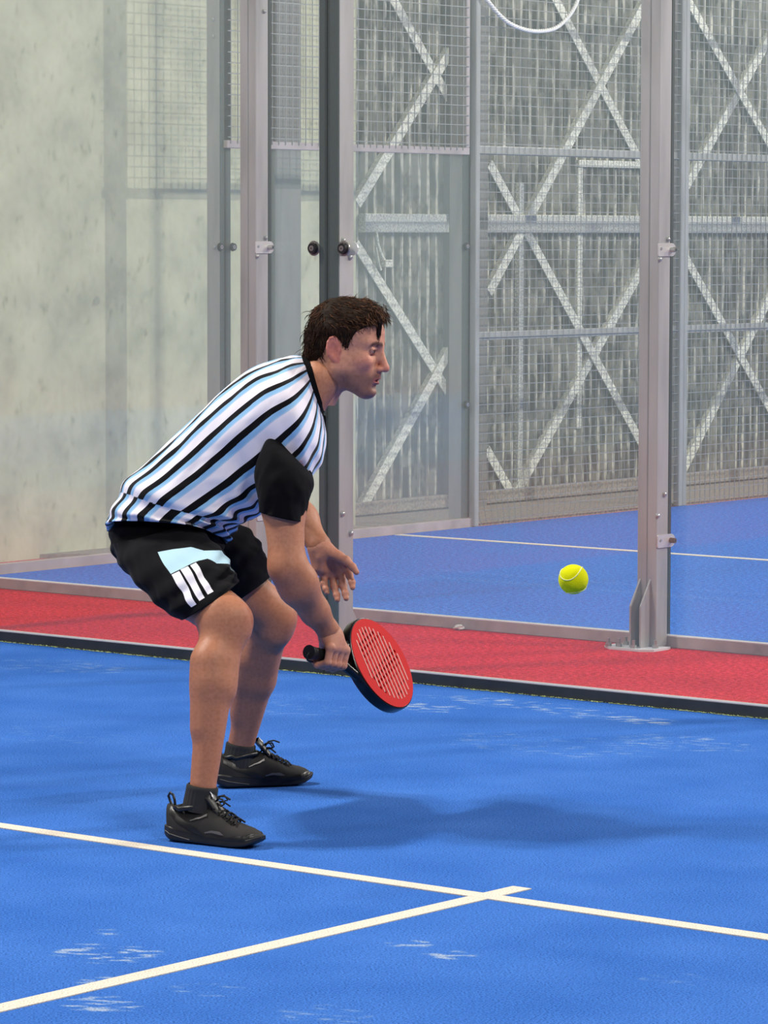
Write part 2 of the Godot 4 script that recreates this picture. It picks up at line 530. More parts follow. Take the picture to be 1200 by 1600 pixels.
func corrugated_wall() -> void:
	# sheet profile along z at x = -12.32, ribs every 76 mm
	var x0 := -12.32
	var w := struct("wall_left_002", Vector3(-15.3, -0.2, -34.0), Vector3(x0 - 0.06, 9.0, -14.55), M.hall_wall, "weathered corrugated steel wall with braced frame beyond the mesh")
	var verts := PackedVector3Array()
	var norms := PackedVector3Array()
	var uvs := PackedVector2Array()
	var idx := PackedInt32Array()
	var z := -14.56
	var k := 0
	var prof := [[0.0, 0.0], [0.022, 0.0], [0.027, 0.004], [0.033, 0.037], [0.037, 0.042], [0.057, 0.042], [0.061, 0.037], [0.067, 0.004], [0.072, 0.0]]
	rng.seed = 12
	while z > -24.0:
		var wob := rng.randf_range(-0.003, 0.003)
		var shade := rng.randf()
		for p in prof:
			for y in [-0.004, 3.2, 9.0]:
				verts.append(Vector3(x0 + p[1] + (wob if p[1] > 0.01 else 0.0), y, z - p[0]))
				uvs.append(Vector2(z - p[0] + shade * 0.3, y + shade * 3.0))
		z -= 0.076
		k += 1
	var cols := verts.size() / 3
	for i in cols:
		var a := verts[maxi(0, i - 1) * 3]
		var b := verts[mini(cols - 1, i + 1) * 3]
		var t := (b - a).normalized()
		for r in 3:
			norms.append(Vector3(-t.z, 0, t.x).normalized())
	for i in cols - 1:
		for r in 2:
			var a := i * 3 + r
			idx.append_array([a, a + 1, a + 3, a + 1, a + 4, a + 3])
	var arr := []
	arr.resize(Mesh.ARRAY_MAX)
	arr[Mesh.ARRAY_VERTEX] = verts
	arr[Mesh.ARRAY_NORMAL] = norms
	arr[Mesh.ARRAY_TEX_UV] = uvs
	arr[Mesh.ARRAY_INDEX] = idx
	var am := ArrayMesh.new()
	am.add_surface_from_arrays(Mesh.PRIMITIVE_TRIANGLES, arr)
	obj("corrugated_sheet", am, M.sheet, w)
	# frame: columns, girts, studs and crossed angle braces before the sheet
	for zc in [-15.87, -17.88, -19.9, -21.9]:
		var half := 0.145 if zc > -17.0 else 0.09
		box_part("column", Vector3(-12.28, 0, zc - half), Vector3(-12.19, 9, zc + half), M.column, w, 0.004)
	for g in [[1.57, -15.0, -15.725], [1.57, -16.015, -17.79], [1.57, -17.97, -19.8], [3.2, -15.0, -21.0], [0.055, -14.9, -22.0]]:
		var hh := 0.05 if g[0] > 1.0 else 0.035
		box_part("girt", Vector3(-12.295, g[0] - hh, g[2]), Vector3(-12.235, g[0] + hh, g[1]), M.girt if g[0] > 1.0 else M.sill, w, 0.003)
	box_part("girt", Vector3(-12.295, 1.895, -17.79), Vector3(-12.25, 1.935, -16.95), M.girt, w, 0.003)
	for s in [[-16.42, 0.1, 1.8], [-16.98, 0.4, 1.93]]:
		box_part("stud", Vector3(-12.296, s[1], s[0] - 0.022), Vector3(-12.262, s[2], s[0] + 0.022), M.girt, w, 0.003)
	# braces: [z, y, z, y]
	var k2 := 0
	for b in [[-15.0, 3.03, -15.85, 2.14], [-15.87, 2.63, -14.95, 1.67], [-14.95, 1.46, -15.87, 0.53], [-15.87, 1.01, -15.0, 0.06], [-16.5, 3.07, -17.7, 1.79], [-16.1, 1.90, -17.7, 0.16], [-16.1, 0.32, -16.36, 0.03], [-17.72, 3.0, -16.1, 1.19], [-17.7, 1.42, -16.35, 0.03], [-18.0, 2.92, -19.2, 1.81], [-19.2, 2.98, -18.05, 1.8], [-18.0, 1.4, -19.2, 0.2], [-19.2, 1.38, -18.05, 0.12], [-20.0, 2.9, -21.8, 1.0], [-21.8, 2.9, -20.0, 1.0]]:
		var p := Vector3(0, b[1], b[0])
		var q := Vector3(0, b[3], b[2])
		var x := -12.262 + 0.012 * (k2 % 2)
		var d := (q - p).normalized()
		var n2 := Vector3(0, -d.z, d.y)
		if n2.y < 0.0:
			n2 = -n2
		var xf := Transform3D(Basis(Vector3.RIGHT, d, n2), Vector3(x, p.y, p.z))
		var st := st_new()
		add_box(st, Vector3(0, 0, -0.03), Vector3(0.006, p.distance_to(q), 0.03), 0.001, xf)
		add_box(st, Vector3(-0.03, 0, 0.024), Vector3(0.0, p.distance_to(q), 0.03), 0.001, xf)
		part("brace", st, M.girt, w)
		k2 += 1

	var tb := st_new()
	add_tube(tb, [Vector3(-12.235, 1.53, -15.09), Vector3(-12.232, 1.46, -15.10), Vector3(-12.232, 1.39, -15.14), Vector3(-12.235, 1.36, -15.17)], 0.009, 8)
	add_box(tb, Vector3(-12.25, 1.335, -15.215), Vector3(-12.215, 1.375, -15.15), 0.004)
	add_tube(tb, [Vector3(-12.235, 1.44, -15.09), Vector3(-12.232, 1.36, -15.11), Vector3(-12.232, 1.32, -15.13)], 0.006, 6)
	part("brace_coupling", tb, M.girt, w)

# ---------------------------------------------------------------- court fence pieces
func post_bolts(t: Node, list: Array, x: float) -> void:
	for b in list:
		var st := st_new()
		add_cyl(st, Vector3(x, b[0], b[1]), Vector3(x + 0.002, b[0], b[1]), 0.011, 0.011, 12)
		add_dome(st, Vector3(x + 0.002, b[0], b[1]), Vector3.RIGHT, 0.0085, 0.008)
		part("bolt", st, M.zinc, t)

func gusset(t: Node, x: float, z: float, s: float) -> void:
	# upright stiffener on the base plate; s = +1 stands before the post (towards +z), -1 behind it
	var st := st_new()
	var poly := PackedVector2Array([Vector2(0, 0.0), Vector2(0.062, 0.0), Vector2(0.062, 0.155), Vector2(0.0, 0.25)])
	add_prism(st, poly, 0.007, Transform3D(Basis(Vector3(0, 0, s), Vector3.UP, Vector3(-s, 0, 0)), Vector3(x + (0.007 if s > 0 else 0.0), 0.006, z)))
	part("gusset", st, M.grey_paint, t)

func fence_post(x: float, zf: float, zb: float, s: float, label: String, w := 0.085) -> Node3D:
	# x: right face; zf: the face to the camera; zb: the face away; s: which side is outside (+1 = +z)
	var t := thing("fence_post", label, "post", Vector3(x, -0.004, (zf + zb) / 2))
	var d := (zf - zb) / 2
	var st := st_new()
	add_box(st, Vector3(-w, 0.006, -d), Vector3(-w / 2 - 0.001, 3.0, d), 0.003)
	add_box(st, Vector3(-w / 2 + 0.001, 0.006, -d), Vector3(0, 3.0, d), 0.003)
	add_box(st, Vector3(-w + 0.008, 0.006, -d + 0.008), Vector3(-0.008, 2.99, d - 0.008))
	part("upright", st, M.grey_paint, t)
	st = st_new()
	var c := 0.03
	var zlo := -d if s > 0 else -d - 0.105
	var zhi := d + 0.105 if s > 0 else d
	if s > 0:
		zlo = -d + 0.03
	var poly := PackedVector2Array([Vector2(-w - 0.08, zlo), Vector2(0.035, zlo), Vector2(0.045, zlo + 0.03), Vector2(0.045, zhi - c), Vector2(0.035 - c, zhi), Vector2(-w - 0.08 + c, zhi), Vector2(-w - 0.10, zhi - c * 1.4), Vector2(-w - 0.10, zlo + 0.02)])
	add_prism(st, poly, 0.008, Transform3D(Basis(Vector3.RIGHT, Vector3(0, 0, 1), Vector3(0, -1, 0)), Vector3(0, 0.008, 0)))
	part("base_plate", st, M.rail_cap, t)
	gusset(t, -w + 0.010, d * s, s)
	gusset(t, -0.030, d * s, s)
	var bz := d + 0.05 if s > 0 else -d - 0.05
	for p in [Vector3(-w - 0.07, 0.008, bz + 0.03 * s), Vector3(-w - 0.045, 0.008, bz - 0.045 * s), Vector3(-w - 0.03, 0.008, bz + 0.02 * s), Vector3(-w / 2 + 0.0, 0.008, bz + 0.03 * s), Vector3(0.02, 0.008, bz - 0.02 * s)]:
		st = st_new()
		add_cyl(st, p, p + Vector3(0, 0.012, 0), 0.012, 0.012, 6)
		add_cyl(st, p + Vector3(0, 0.012, 0), p + Vector3(0, 0.03, 0), 0.006, 0.006, 8)
		part("anchor_bolt", st, M.zinc, t)
	return t

func clip_outer(t: Node, y: float, z0: float, rust := false) -> void:
	# flat steel lug on the post's side, reaching back to the pane, with its barrel nut
	var st := st_new()
	var poly := PackedVector2Array()
	var len_ := 0.112
	for i in 5:
		poly.append(Vector2(0.006 - 0.006 * cos(PI / 2 * i / 4.0), -0.024 + 0.006 - 0.006 * sin(PI / 2 * i / 4.0)))
	for i in 9:
		var a := -PI / 2 + PI * i / 8.0
		poly.append(Vector2(len_ - 0.024 + 0.024 * cos(a), 0.024 * sin(a)))
	for i in 5:
		poly.append(Vector2(0.006 - 0.006 * sin(PI / 2 * i / 4.0), 0.024 - 0.006 + 0.006 * cos(PI / 2 * i / 4.0)))
	add_prism(st, poly, 0.004, Transform3D(Basis(Vector3(0, 0, -1), Vector3.UP, Vector3.RIGHT), Vector3(0.0005, y, z0)))
	var c := part("clip", st, M.lug, t)
	st = st_new()
	add_cyl(st, Vector3(0.0045, y + 0.004, z0 - 0.018), Vector3(0.0065, y + 0.004, z0 - 0.018), 0.0055, 0.0055, 10)
	part("rivet", st, M.zinc, c)
	st = st_new()
	add_cyl(st, Vector3(0.0045, y, z0 - 0.082), Vector3(0.026, y, z0 - 0.082), 0.0105, 0.0095, 14)
	part("barrel_nut", st, M.rust if rust else M.steel, c)
	st = st_new()
	add_cyl(st, Vector3(0.026, y, z0 - 0.082), Vector3(0.0275, y, z0 - 0.082), 0.006, 0.006, 6)
	part("socket", st, M.rubber, c)

func clip_inner(t: Node, y: float, z: float) -> void:
	# lug of the near posts: a foot on the post's side and a rounded tongue lying behind the pane
	var st := st_new()
	add_box(st, Vector3(0.0005, y - 0.024, z - 0.055), Vector3(0.0045, y + 0.024, z + 0.004), 0.001)
	var poly := PackedVector2Array([Vector2(0.0005, -0.024), Vector2(0.058, -0.024)])
	for i in range(1, 9):
		var a := -PI / 2 + PI * i / 9.0
		poly.append(Vector2(0.058 + 0.024 * cos(a), 0.024 * sin(a)))
	poly.append_array([Vector2(0.058, 0.024), Vector2(0.0005, 0.024)])
	add_prism(st, poly, 0.004, Transform3D(Basis(), Vector3(0, y, z)))
	part("clip", st, M.lug, t)

func glass_pane(called: String, lo: Vector3, hi: Vector3, label: String, group := "") -> Node3D:
	var t := thing(called, label, "glass panel", Vector3((lo.x + hi.x) / 2, lo.y, (lo.z + hi.z) / 2), group)
	var h := (hi - lo) * 0.5
	box_part("pane", Vector3(-h.x, 0, -h.z), Vector3(h.x, hi.y - lo.y, h.z), M.glass, t)
	return t

func bumper(t: Node, p: Vector3, n: Vector3, plate: bool) -> void:
	# rubber-ringed countersunk screw that holds the pane, seen from the playing side
	var st := st_new()
	if plate:
		add_cyl(st, p, p + n * 0.003, 0.026, 0.026, 20)
		part("washer_plate", st, M.steel, t)
	st = st_new()
	add_cyl(st, p + n * 0.003, p + n * 0.015, 0.0205, 0.0175, 20)
	var r := part("rubber_bumper", st, M.rubber, t)
	st = st_new()
	add_cyl(st, p + n * 0.0145, p + n * 0.0165, 0.010, 0.0095, 14)
	part("screw", st, M.steel, r)
	st = st_new()
	add_cyl(st, p + n * 0.0165, p + n * 0.017, 0.003, 0.003, 6)
	part("screw_socket", st, M.rubber, r)

func fences() -> void:
	M.rust = tri_noise(mat(Color(0.55, 0.36, 0.28), 0.6, 0.4), noise_texture(0.05, 88, 256, ramp([[0.0, Color(0.5, 0.4, 0.35)], [1.0, Color(1, 1, 1)]])), Vector3(20, 20, 20))
	# near court: dark bottom rail, panes, posts behind
	var t := thing("bottom_rail", "dark grey bottom rail with pale top edge along the near blue court", "rail", Vector3(-5.0, -0.004, NEAR_Z - 0.005))
	box_part("rail", Vector3(-4.97, 0, -0.008), Vector3(4.97, 0.042, 0.02), M.dark_rail, t, 0.002)
	box_part("rail_cap", Vector3(-4.97, 0.042, -0.008), Vector3(4.97, 0.046, 0.02), M.rail_cap, t)
	for x in [-8.023, -6.03]:
		box_part("joint", Vector3(x + 5.0 - 0.002, 0.002, 0.0195), Vector3(x + 5.0 + 0.002, 0.045, 0.0205), M.rubber, t)
	var edges := [-9.97, -8.023, -6.03, -4.03, -2.03, -0.1]
	var names := ["clear glass panel standing on the dark rail behind the player's back", "clear glass panel standing on the dark rail behind the racket and the ball", "clear glass panel of the near court right of the picture", "clear glass panel near the right corner of the near court", "clear glass panel at the right corner of the near court"]
	for i in 5:
		var g := glass_pane("glass_panel", Vector3(edges[i] + 0.006, 0.042, NEAR_Z - 0.006), Vector3(edges[i + 1] - 0.006, 3.0, NEAR_Z + 0.006), names[i])
		if i < 2:
			var px: float = -8.076 if i == 0 else -7.943
			bumper(g, Vector3(px, 1.467, NEAR_Z + 0.006) - g.position, Vector3(0, 0, 1), true)
	var post_names := ["grey steel post at the left corner of the near court", "grey steel post with dark face and round rubber clips behind the player's head", "grey steel post of the near court right of the picture"]
	var k := 0
	for x in [-9.93, -7.982, -5.99]:
		t = fence_post(x, NEAR_Z - 0.015, NEAR_Z - 0.095, -1.0, post_names[k])
		var d := 0.04
		# dark gasket strips between post and panes
		var st := st_new()
		add_box(st, Vector3(-0.085, 0.05, d), Vector3(-0.048, 3.0, d + 0.006), 0.001)
		add_box(st, Vector3(-0.044, 0.05, d), Vector3(0.0, 3.0, d + 0.006), 0.001)
		add_box(st, Vector3(-0.048, 0.05, d), Vector3(-0.044, 3.0, d + 0.003))
		part("gasket", st, M.dark_seal, t)
		post_bolts(t, [[1.498, 0.018], [1.441, -0.018], [0.559, 0.022], [0.489, -0.024], [2.45, 0.018]], 0.0)
		clip_inner(t, 1.471, 0.036)
		k += 1
	# far court, its back glass towards us
	t = thing("bottom_rail", "grey bottom rail with white top edge along the far side of the red strip", "rail", Vector3(-6.5, -0.004, FAR_Z))
	box_part("rail", Vector3(-4.98, 0, -0.02), Vector3(4.98, 0.041, 0.02), M.rail_paint, t, 0.002)
	box_part("rail_cap", Vector3(-4.98, 0.041, -0.02), Vector3(4.98, 0.045, 0.02), M.rail_cap, t)
	var e2 := [SIDE_X + 0.01, -9.58, -7.64, -5.7, -3.7, -1.6]
	names = ["clear glass panel of the next court at its left corner", "clear glass panel of the next court between the two light grey posts", "clear glass panel of the next court right of the post with the gussets", "clear glass panel of the next court, second from its right corner", "clear glass panel at the right corner of the next court"]
	for i in 5:
		glass_pane("glass_panel", Vector3(e2[i] + 0.006, 0.041, FAR_Z - 0.018), Vector3(e2[i + 1] - 0.006, 3.0, FAR_Z - 0.007), names[i])
	post_names = ["light grey steel post above the player's shoulder, left of the dark-faced post", "light grey steel post with bolted base and gussets right of the ball", "light grey steel post of the next court right of the picture"]
	k = 0
	for x in [-9.535, -7.594, -5.65]:
		t = fence_post(x, FAR_Z + 0.098, FAR_Z + 0.022, 1.0, post_names[k])
		box_part("gasket", Vector3(-0.05, 0.05, -0.053), Vector3(0.002, 3.0, -0.038), M.rubber, t)
		post_bolts(t, [[1.503, -0.02], [1.430, 0.032], [0.569, -0.01], [0.492, 0.034], [2.40, -0.012]], 0.0)
		clip_outer(t, 1.465, 0.045)
		clip_outer(t, 0.397, 0.035, true)
		k += 1
	side_fence()

func wire_mesh(parent: Node, y0: float, y1: float, z0: float, z1: float, x: float, buckle := 0.0) -> void:
	# welded mesh of 50 mm: square thin rods joined into one part
	var st := st_new()
	var r := 0.0019
	var z := z0 - 0.025
	rng.seed = int(absf(z0) * 100)
	while z > z1:
		if buckle > 0.0:
			var pts: Array = []
			var ph := rng.randf() * 0.6
			var y := y0
			while y < y1 + 0.001:
				var a := clampf(1.0 - (y - y0) / 0.55, 0.0, 1.0)
				pts.append(Vector3(x + a * buckle * 0.6 * sin(y * 9.0 + z * 2.0), y, z + a * buckle * sin(y * 11.0 + z * 3.0 + ph)))
				y += 0.08 if y < y0 + 0.6 else 0.5
			pts.append(Vector3(x, y1, z))
			add_tube(st, pts, r, 4)
		else:
			add_box(st, Vector3(x - r, y0, z - r), Vector3(x + r, y1, z + r))
		z -= 0.05
	var yy := y0 + 0.03
	while yy < y1:
		add_box(st, Vector3(x + r * 0.8, yy - r, z1), Vector3(x + r * 2.8, yy + r, z0))
		yy += 0.05
	var o := part("wire_mesh", st, M.wire, parent)
	o.set_meta("kind", "stuff")

func side_fence() -> void:
	var t := thing("bottom_rail", "brownish bottom rail of the next court's side glass, by the concrete wall", "rail", Vector3(SIDE_X - 0.02, -0.004, -13.03))
	box_part("rail", Vector3(-0.02, 0, -1.94), Vector3(0.02, 0.048, 1.94), M.rail_paint, t, 0.002)
	var g := glass_pane("glass_panel", Vector3(SIDE_X - 0.026, 0.044, -13.04), Vector3(SIDE_X - 0.014, 3.0, -11.13), "tall clear side glass before the concrete wall, left of the player")
	bumper(g, Vector3(SIDE_X - 0.014, 1.45, -13.005) - g.position, Vector3.RIGHT, false)
	g = glass_pane("glass_panel", Vector3(SIDE_X - 0.026, 0.044, -14.94), Vector3(SIDE_X - 0.014, 1.915, -13.06), "low clear side glass under the wire mesh, behind the player's face")
	for p in [Vector3(SIDE_X - 0.014, 1.45, -13.095), Vector3(SIDE_X - 0.014, 1.45, -14.914), Vector3(SIDE_X - 0.014, 0.635, -14.919)]:
		bumper(g, p - g.position, Vector3.RIGHT, false)
	# posts outside the glass
	var k := 0
	var labels := ["grey steel post with a dark gasket behind the left side glass", "grey steel post at the end of the side glass where the mesh begins"]
	for z in [-13.073, -14.955]:
		t = thing("fence_post", labels[k], "post", Vector3(SIDE_X - 0.034, -0.004, z))
		box_part("upright", Vector3(-0.095, 0, -0.03), Vector3(-0.008, 3.0, 0.03), M.grey_paint, t, 0.003)
		box_part("gasket", Vector3(-0.008, 0.05, -0.034), Vector3(0.0, 3.0, 0.034), M.dark_seal, t)
		if k == 0:
			for b in [[2.53, -0.05], [2.45, -0.05], [1.453, -0.045]]:
				var st := st_new()
				add_dome(st, Vector3(b[1], b[0], 0.03), Vector3(0, 0, 1), 0.011, 0.009)
				part("bolt", st, M.zinc, t)
		k += 1
	# mesh above the low glass
	t = thing("mesh_panel", "wire mesh panel above the low side glass, left of the tall mesh", "mesh panel", Vector3(SIDE_X, 0, 0))
	box_part("frame_bar", Vector3(-0.025, 1.918, -14.93), Vector3(0.0, 1.955, -13.045), M.rail_paint, t, 0.003)
	box_part("frame_bar", Vector3(-0.025, 2.965, -14.93), Vector3(0.0, 3.0, -13.045), M.rail_paint, t, 0.003)
	box_part("frame_bar", Vector3(-0.025, 1.955, -14.93), Vector3(0.0, 2.965, -14.90), M.rail_paint, t, 0.003)
	wire_mesh(t, 1.94, 2.98, -13.045, -14.92, 0.002)
	# tall mesh panels
	var zs := [-14.955, -16.865, -18.80, -20.75]
	labels = ["tall wire mesh panel left of the post with the gussets, buckled at its foot", "tall wire mesh panel at the right edge, beyond the post with the gussets", "tall wire mesh panel of the next court out to the right"]
	for i in 3:
		t = thing("mesh_panel", labels[i], "mesh panel", Vector3(SIDE_X, 0, 0))
		var a: float = zs[i] - 0.002
		var b: float = zs[i + 1]
		box_part("frame_bar", Vector3(-0.02, 0, a - 0.037), Vector3(0.02, 3.0, a), M.mesh_frame, t, 0.004)
		box_part("frame_bar", Vector3(-0.02, 0, b), Vector3(0.02, 3.0, b + 0.037), M.mesh_frame, t, 0.004)
		box_part("crossbar", Vector3(-0.018, 2.965, b + 0.037), Vector3(0.018, 3.0, a - 0.037), M.mesh_frame, t, 0.003)
		for y in [1.945, 0.985]:
			box_part("crossbar", Vector3(-0.03, y - 0.022, b + 0.037), Vector3(-0.004, y + 0.022, a - 0.037), M.mesh_frame, t, 0.003)
		wire_mesh(t, 0.0, 2.98, a - 0.02, b + 0.02, 0.003, 0.022 if i == 0 else 0.0)
	# white rope looped over the mesh
	var pts: Array = []
	var ctrl := [Vector3(SIDE_X + 0.03, 3.02, -14.93), Vector3(SIDE_X + 0.035, 2.78, -14.96), Vector3(SIDE_X + 0.045, 2.69, -15.04), Vector3(SIDE_X + 0.05, 2.61, -15.17), Vector3(SIDE_X + 0.05, 2.575, -15.32), Vector3(SIDE_X + 0.05, 2.572, -15.47), Vector3(SIDE_X + 0.045, 2.60, -15.62), Vector3(SIDE_X + 0.04, 2.68, -15.75), Vector3(SIDE_X + 0.03, 2.78, -15.84), Vector3(SIDE_X + 0.025, 3.02, -15.98)]
	var cv := Curve3D.new()
	for i in ctrl.size():
		var tan_: Vector3 = (ctrl[mini(i + 1, ctrl.size() - 1)] - ctrl[maxi(i - 1, 0)]) / 6.0
		cv.add_point(ctrl[i], -tan_, tan_)
	cv.bake_interval = 0.012
	var st := st_new()
	var bp := cv.get_baked_points()
	for strand in 3:
		var line: Array = []
		for i in bp.size():
			var tg := (bp[mini(i + 1, bp.size() - 1)] - bp[maxi(i - 1, 0)]).normalized()
			var f := frame_along(tg)
			var a := TAU * (strand / 3.0 + i * 0.012 / 0.075)
			line.append(bp[i] + (f.x * cos(a) + f.z * sin(a)) * 0.0055)
		add_tube(st, line, 0.0068, 6)
	var rope := obj("rope", finish(st), M.rope)
	tag(rope, "white twisted rope hanging in a loop over the tall mesh at the top", "rope")
	# crumpled scrap at the foot of the far rail
	st = st_new()
	var base := SphereMesh.new()
	base.radial_segments = 10
	base.rings = 6
	rng.seed = 5
	var arr := base.get_mesh_arrays()
	var vs: PackedVector3Array = arr[Mesh.ARRAY_VERTEX]
	var fn := FastNoiseLite.new()
	fn.frequency = 2.4
	for i in vs.size():
		var v := vs[i] * 2.0
		var r2 := 1.0 + 0.55 * fn.get_noise_3d(v.x, v.y, v.z)
		vs[i] = Vector3(v.x * 0.024 * r2, 0.010 + v.y * 0.011 * r2, v.z * 0.018 * r2)
	var ix: PackedInt32Array = arr[Mesh.ARRAY_INDEX]
	for i in ix:
		st.add_vertex(vs[i])
	var scrap := obj("paper_scrap", finish(st), M.foil)
	scrap.position = Vector3(-8.545, -0.004, -11.05)
	tag(scrap, "small crumpled white scrap lying on the red turf by the far rail", "scrap")

# ---------------------------------------------------------------- soft bodies: distance fields meshed as surface nets
class Field:
	var lo: Vector3
	var cell: float
	var nx: int
	var ny: int
	var nz: int
	var d := PackedFloat32Array()
	func _init(a: Vector3, b: Vector3, c: float) -> void:
		lo = a
		cell = c
		nx = int((b.x - a.x) / c) + 2
		ny = int((b.y - a.y) / c) + 2
		nz = int((b.z - a.z) / c) + 2
		d.resize(nx * ny * nz)
		d.fill(1.0)

	func cap(a: Vector3, b: Vector3, ra: float, rb: float, k: float) -> void:
		# joins a tapered capsule, rounding the joint over k
		var m := maxf(ra, rb) + maxf(k, cell * 2.5)
		var x0 := maxi(0, int((minf(a.x, b.x) - m - lo.x) / cell))
		var x1 := mini(nx - 1, int((maxf(a.x, b.x) + m - lo.x) / cell) + 1)
		var y0 := maxi(0, int((minf(a.y, b.y) - m - lo.y) / cell))
		var y1 := mini(ny - 1, int((maxf(a.y, b.y) + m - lo.y) / cell) + 1)
		var z0 := maxi(0, int((minf(a.z, b.z) - m - lo.z) / cell))
		var z1 := mini(nz - 1, int((maxf(a.z, b.z) + m - lo.z) / cell) + 1)
		var ab := b - a
		var inv := 1.0 / maxf(ab.length_squared(), 1e-9)
		for z in range(z0, z1 + 1):
			for y in range(y0, y1 + 1):
				var i := (z * ny + y) * nx + x0
				var p := lo + Vector3(x0, y, z) * cell - a
				for x in range(x0, x1 + 1):
					var t := clampf(p.dot(ab) * inv, 0.0, 1.0)
					var e := (p - ab * t).length() - ra - (rb - ra) * t
					var o := d[i]
					var h := k - absf(e - o)
					d[i] = minf(e, o) - (h * h * 0.25 / k if h > 0.0 else 0.0)
					p.x += cell
					i += 1

	func ell(c: Vector3, r: Vector3, k: float, cut := false, turn := Basis()) -> void:
		# joins (or cuts out) an ellipsoid
		var big := maxf(r.x, maxf(r.y, r.z)) + maxf(k, cell * 2.5)
		var m := Vector3(big, big, big)
		if turn == Basis():
			m = r + Vector3.ONE * maxf(k, cell * 2.5)
		var x0 := maxi(0, int((c.x - m.x - lo.x) / cell))
		var x1 := mini(nx - 1, int((c.x + m.x - lo.x) / cell) + 1)
		var y0 := maxi(0, int((c.y - m.y - lo.y) / cell))
		var y1 := mini(ny - 1, int((c.y + m.y - lo.y) / cell) + 1)
		var z0 := maxi(0, int((c.z - m.z - lo.z) / cell))
		var z1 := mini(nz - 1, int((c.z + m.z - lo.z) / cell) + 1)
		var back := turn.transposed()
		var ir := Vector3.ONE / r
		var ir2 := ir * ir
		for z in range(z0, z1 + 1):
			for y in range(y0, y1 + 1):
				var i := (z * ny + y) * nx + x0
				for x in range(x0, x1 + 1):
					var p := back * (lo + Vector3(x, y, z) * cell - c)
					var k0 := (p * ir).length()
					var k1 := maxf((p * ir2).length(), 1e-6)
					var e := k0 * (k0 - 1.0) / k1
					var o := d[i]
					if cut:
						e = -e
						var h2 := k - absf(e - o)
						d[i] = maxf(e, o) + (h2 * h2 * 0.25 / k if h2 > 0.0 else 0.0)
					else:
						var h := k - absf(e - o)
						d[i] = minf(e, o) - (h * h * 0.25 / k if h > 0.0 else 0.0)
					i += 1

	func mesh(out: Dictionary, xf: Transform3D, paint: Callable) -> void:
		# surface nets, appended to out.v, out.n, out.c, out.i; paint(point) gives the colour
		var id := PackedInt32Array()
		id.resize(nx * ny * nz)
		id.fill(-1)
		var sx := 1
		var sy := nx
		var sz := nx * ny
		var offs := [0, sx, sy, sx + sy, sz, sx + sz, sy + sz, sx + sy + sz]
		var corner: Array[Vector3] = [Vector3(0, 0, 0), Vector3(1, 0, 0), Vector3(0, 1, 0), Vector3(1, 1, 0), Vector3(0, 0, 1), Vector3(1, 0, 1), Vector3(0, 1, 1), Vector3(1, 1, 1)]
		var edges := [[0, 1], [2, 3], [4, 5], [6, 7], [0, 2], [1, 3], [4, 6], [5, 7], [0, 4], [1, 5], [2, 6], [3, 7]]
		var near := cell * 1.8
		var cells := PackedInt32Array()
		for z in nz - 1:
			for y in ny - 1:
				var row := z * sz + y * sy
				for x in nx - 1:
					var i := row + x
					var d0 := d[i]
					if d0 > near or d0 < -near:
						continue
					var inside := 0
					for q in 8:
						if d[i + offs[q]] < 0.0:
							inside += 1
					if inside == 0 or inside == 8:
						continue
					var p := Vector3()
					var n := 0
					for e in edges:
						var a: float = d[i + offs[e[0]]]
						var b: float = d[i + offs[e[1]]]
						if (a < 0.0) != (b < 0.0):
							p += corner[e[0]].lerp(corner[e[1]], a / (a - b))
							n += 1
					p /= n
					var d1 := d[i + sx]
					var d2 := d[i + sy]
					var d3 := d[i + sx + sy]
					var d4 := d[i + sz]
					var d5 := d[i + sx + sz]
					var d6 := d[i + sy + sz]
					var d7 := d[i + sx + sy + sz]
					var g := Vector3(
						lerpf(lerpf(d1 - d0, d3 - d2, p.y), lerpf(d5 - d4, d7 - d6, p.y), p.z),
						lerpf(lerpf(d2 - d0, d3 - d1, p.x), lerpf(d6 - d4, d7 - d5, p.x), p.z),
						lerpf(lerpf(d4 - d0, d5 - d1, p.x), lerpf(d6 - d2, d7 - d3, p.x), p.y))
					id[i] = out.v.size()
					cells.append(i)
					var at := lo + (Vector3(x, y, z) + p) * cell
					out.v.append(xf * at)
					out.n.append((xf.basis * g).normalized())
					out.c.append(paint.call(at))
		for i in cells:
			var z := i / sz
			var y := (i - z * sz) / sy
			var x := i - z * sz - y * sy
			if x == 0 or y == 0 or z == 0:
				continue
			var a := d[i] < 0.0
			if a != (d[i + sx] < 0.0):
				quad(out, id[i], id[i - sy], id[i - sy - sz], id[i - sz], a)
			if a != (d[i + sy] < 0.0):
				quad(out, id[i], id[i - sz], id[i - sx - sz], id[i - sx], a)
			if a != (d[i + sz] < 0.0):
				quad(out, id[i], id[i - sx], id[i - sx - sy], id[i - sy], a)

	func quad(out: Dictionary, a: int, b: int, c: int, e: int, flip: bool) -> void:
		if a < 0 or b < 0 or c < 0 or e < 0:
			return
		if flip:
			out.i.append_array(PackedInt32Array([a, c, b, a, e, c]))
		else:
			out.i.append_array(PackedInt32Array([a, b, c, a, c, e]))

func new_out() -> Dictionary:
	return {"v": PackedVector3Array(), "n": PackedVector3Array(), "c": PackedColorArray(), "u": PackedVector2Array(), "i": PackedInt32Array()}

func out_mesh(out: Dictionary) -> ArrayMesh:
	var arr := []
	arr.resize(Mesh.ARRAY_MAX)
	arr[Mesh.ARRAY_VERTEX] = out.v
	arr[Mesh.ARRAY_NORMAL] = out.n
	if out.c.size() == out.v.size():
		arr[Mesh.ARRAY_COLOR] = out.c
	if out.u.size() == out.v.size():
		arr[Mesh.ARRAY_TEX_UV] = out.u
	arr[Mesh.ARRAY_INDEX] = out.i
	var am := ArrayMesh.new()
	am.add_surface_from_arrays(Mesh.PRIMITIVE_TRIANGLES, arr)
	return am

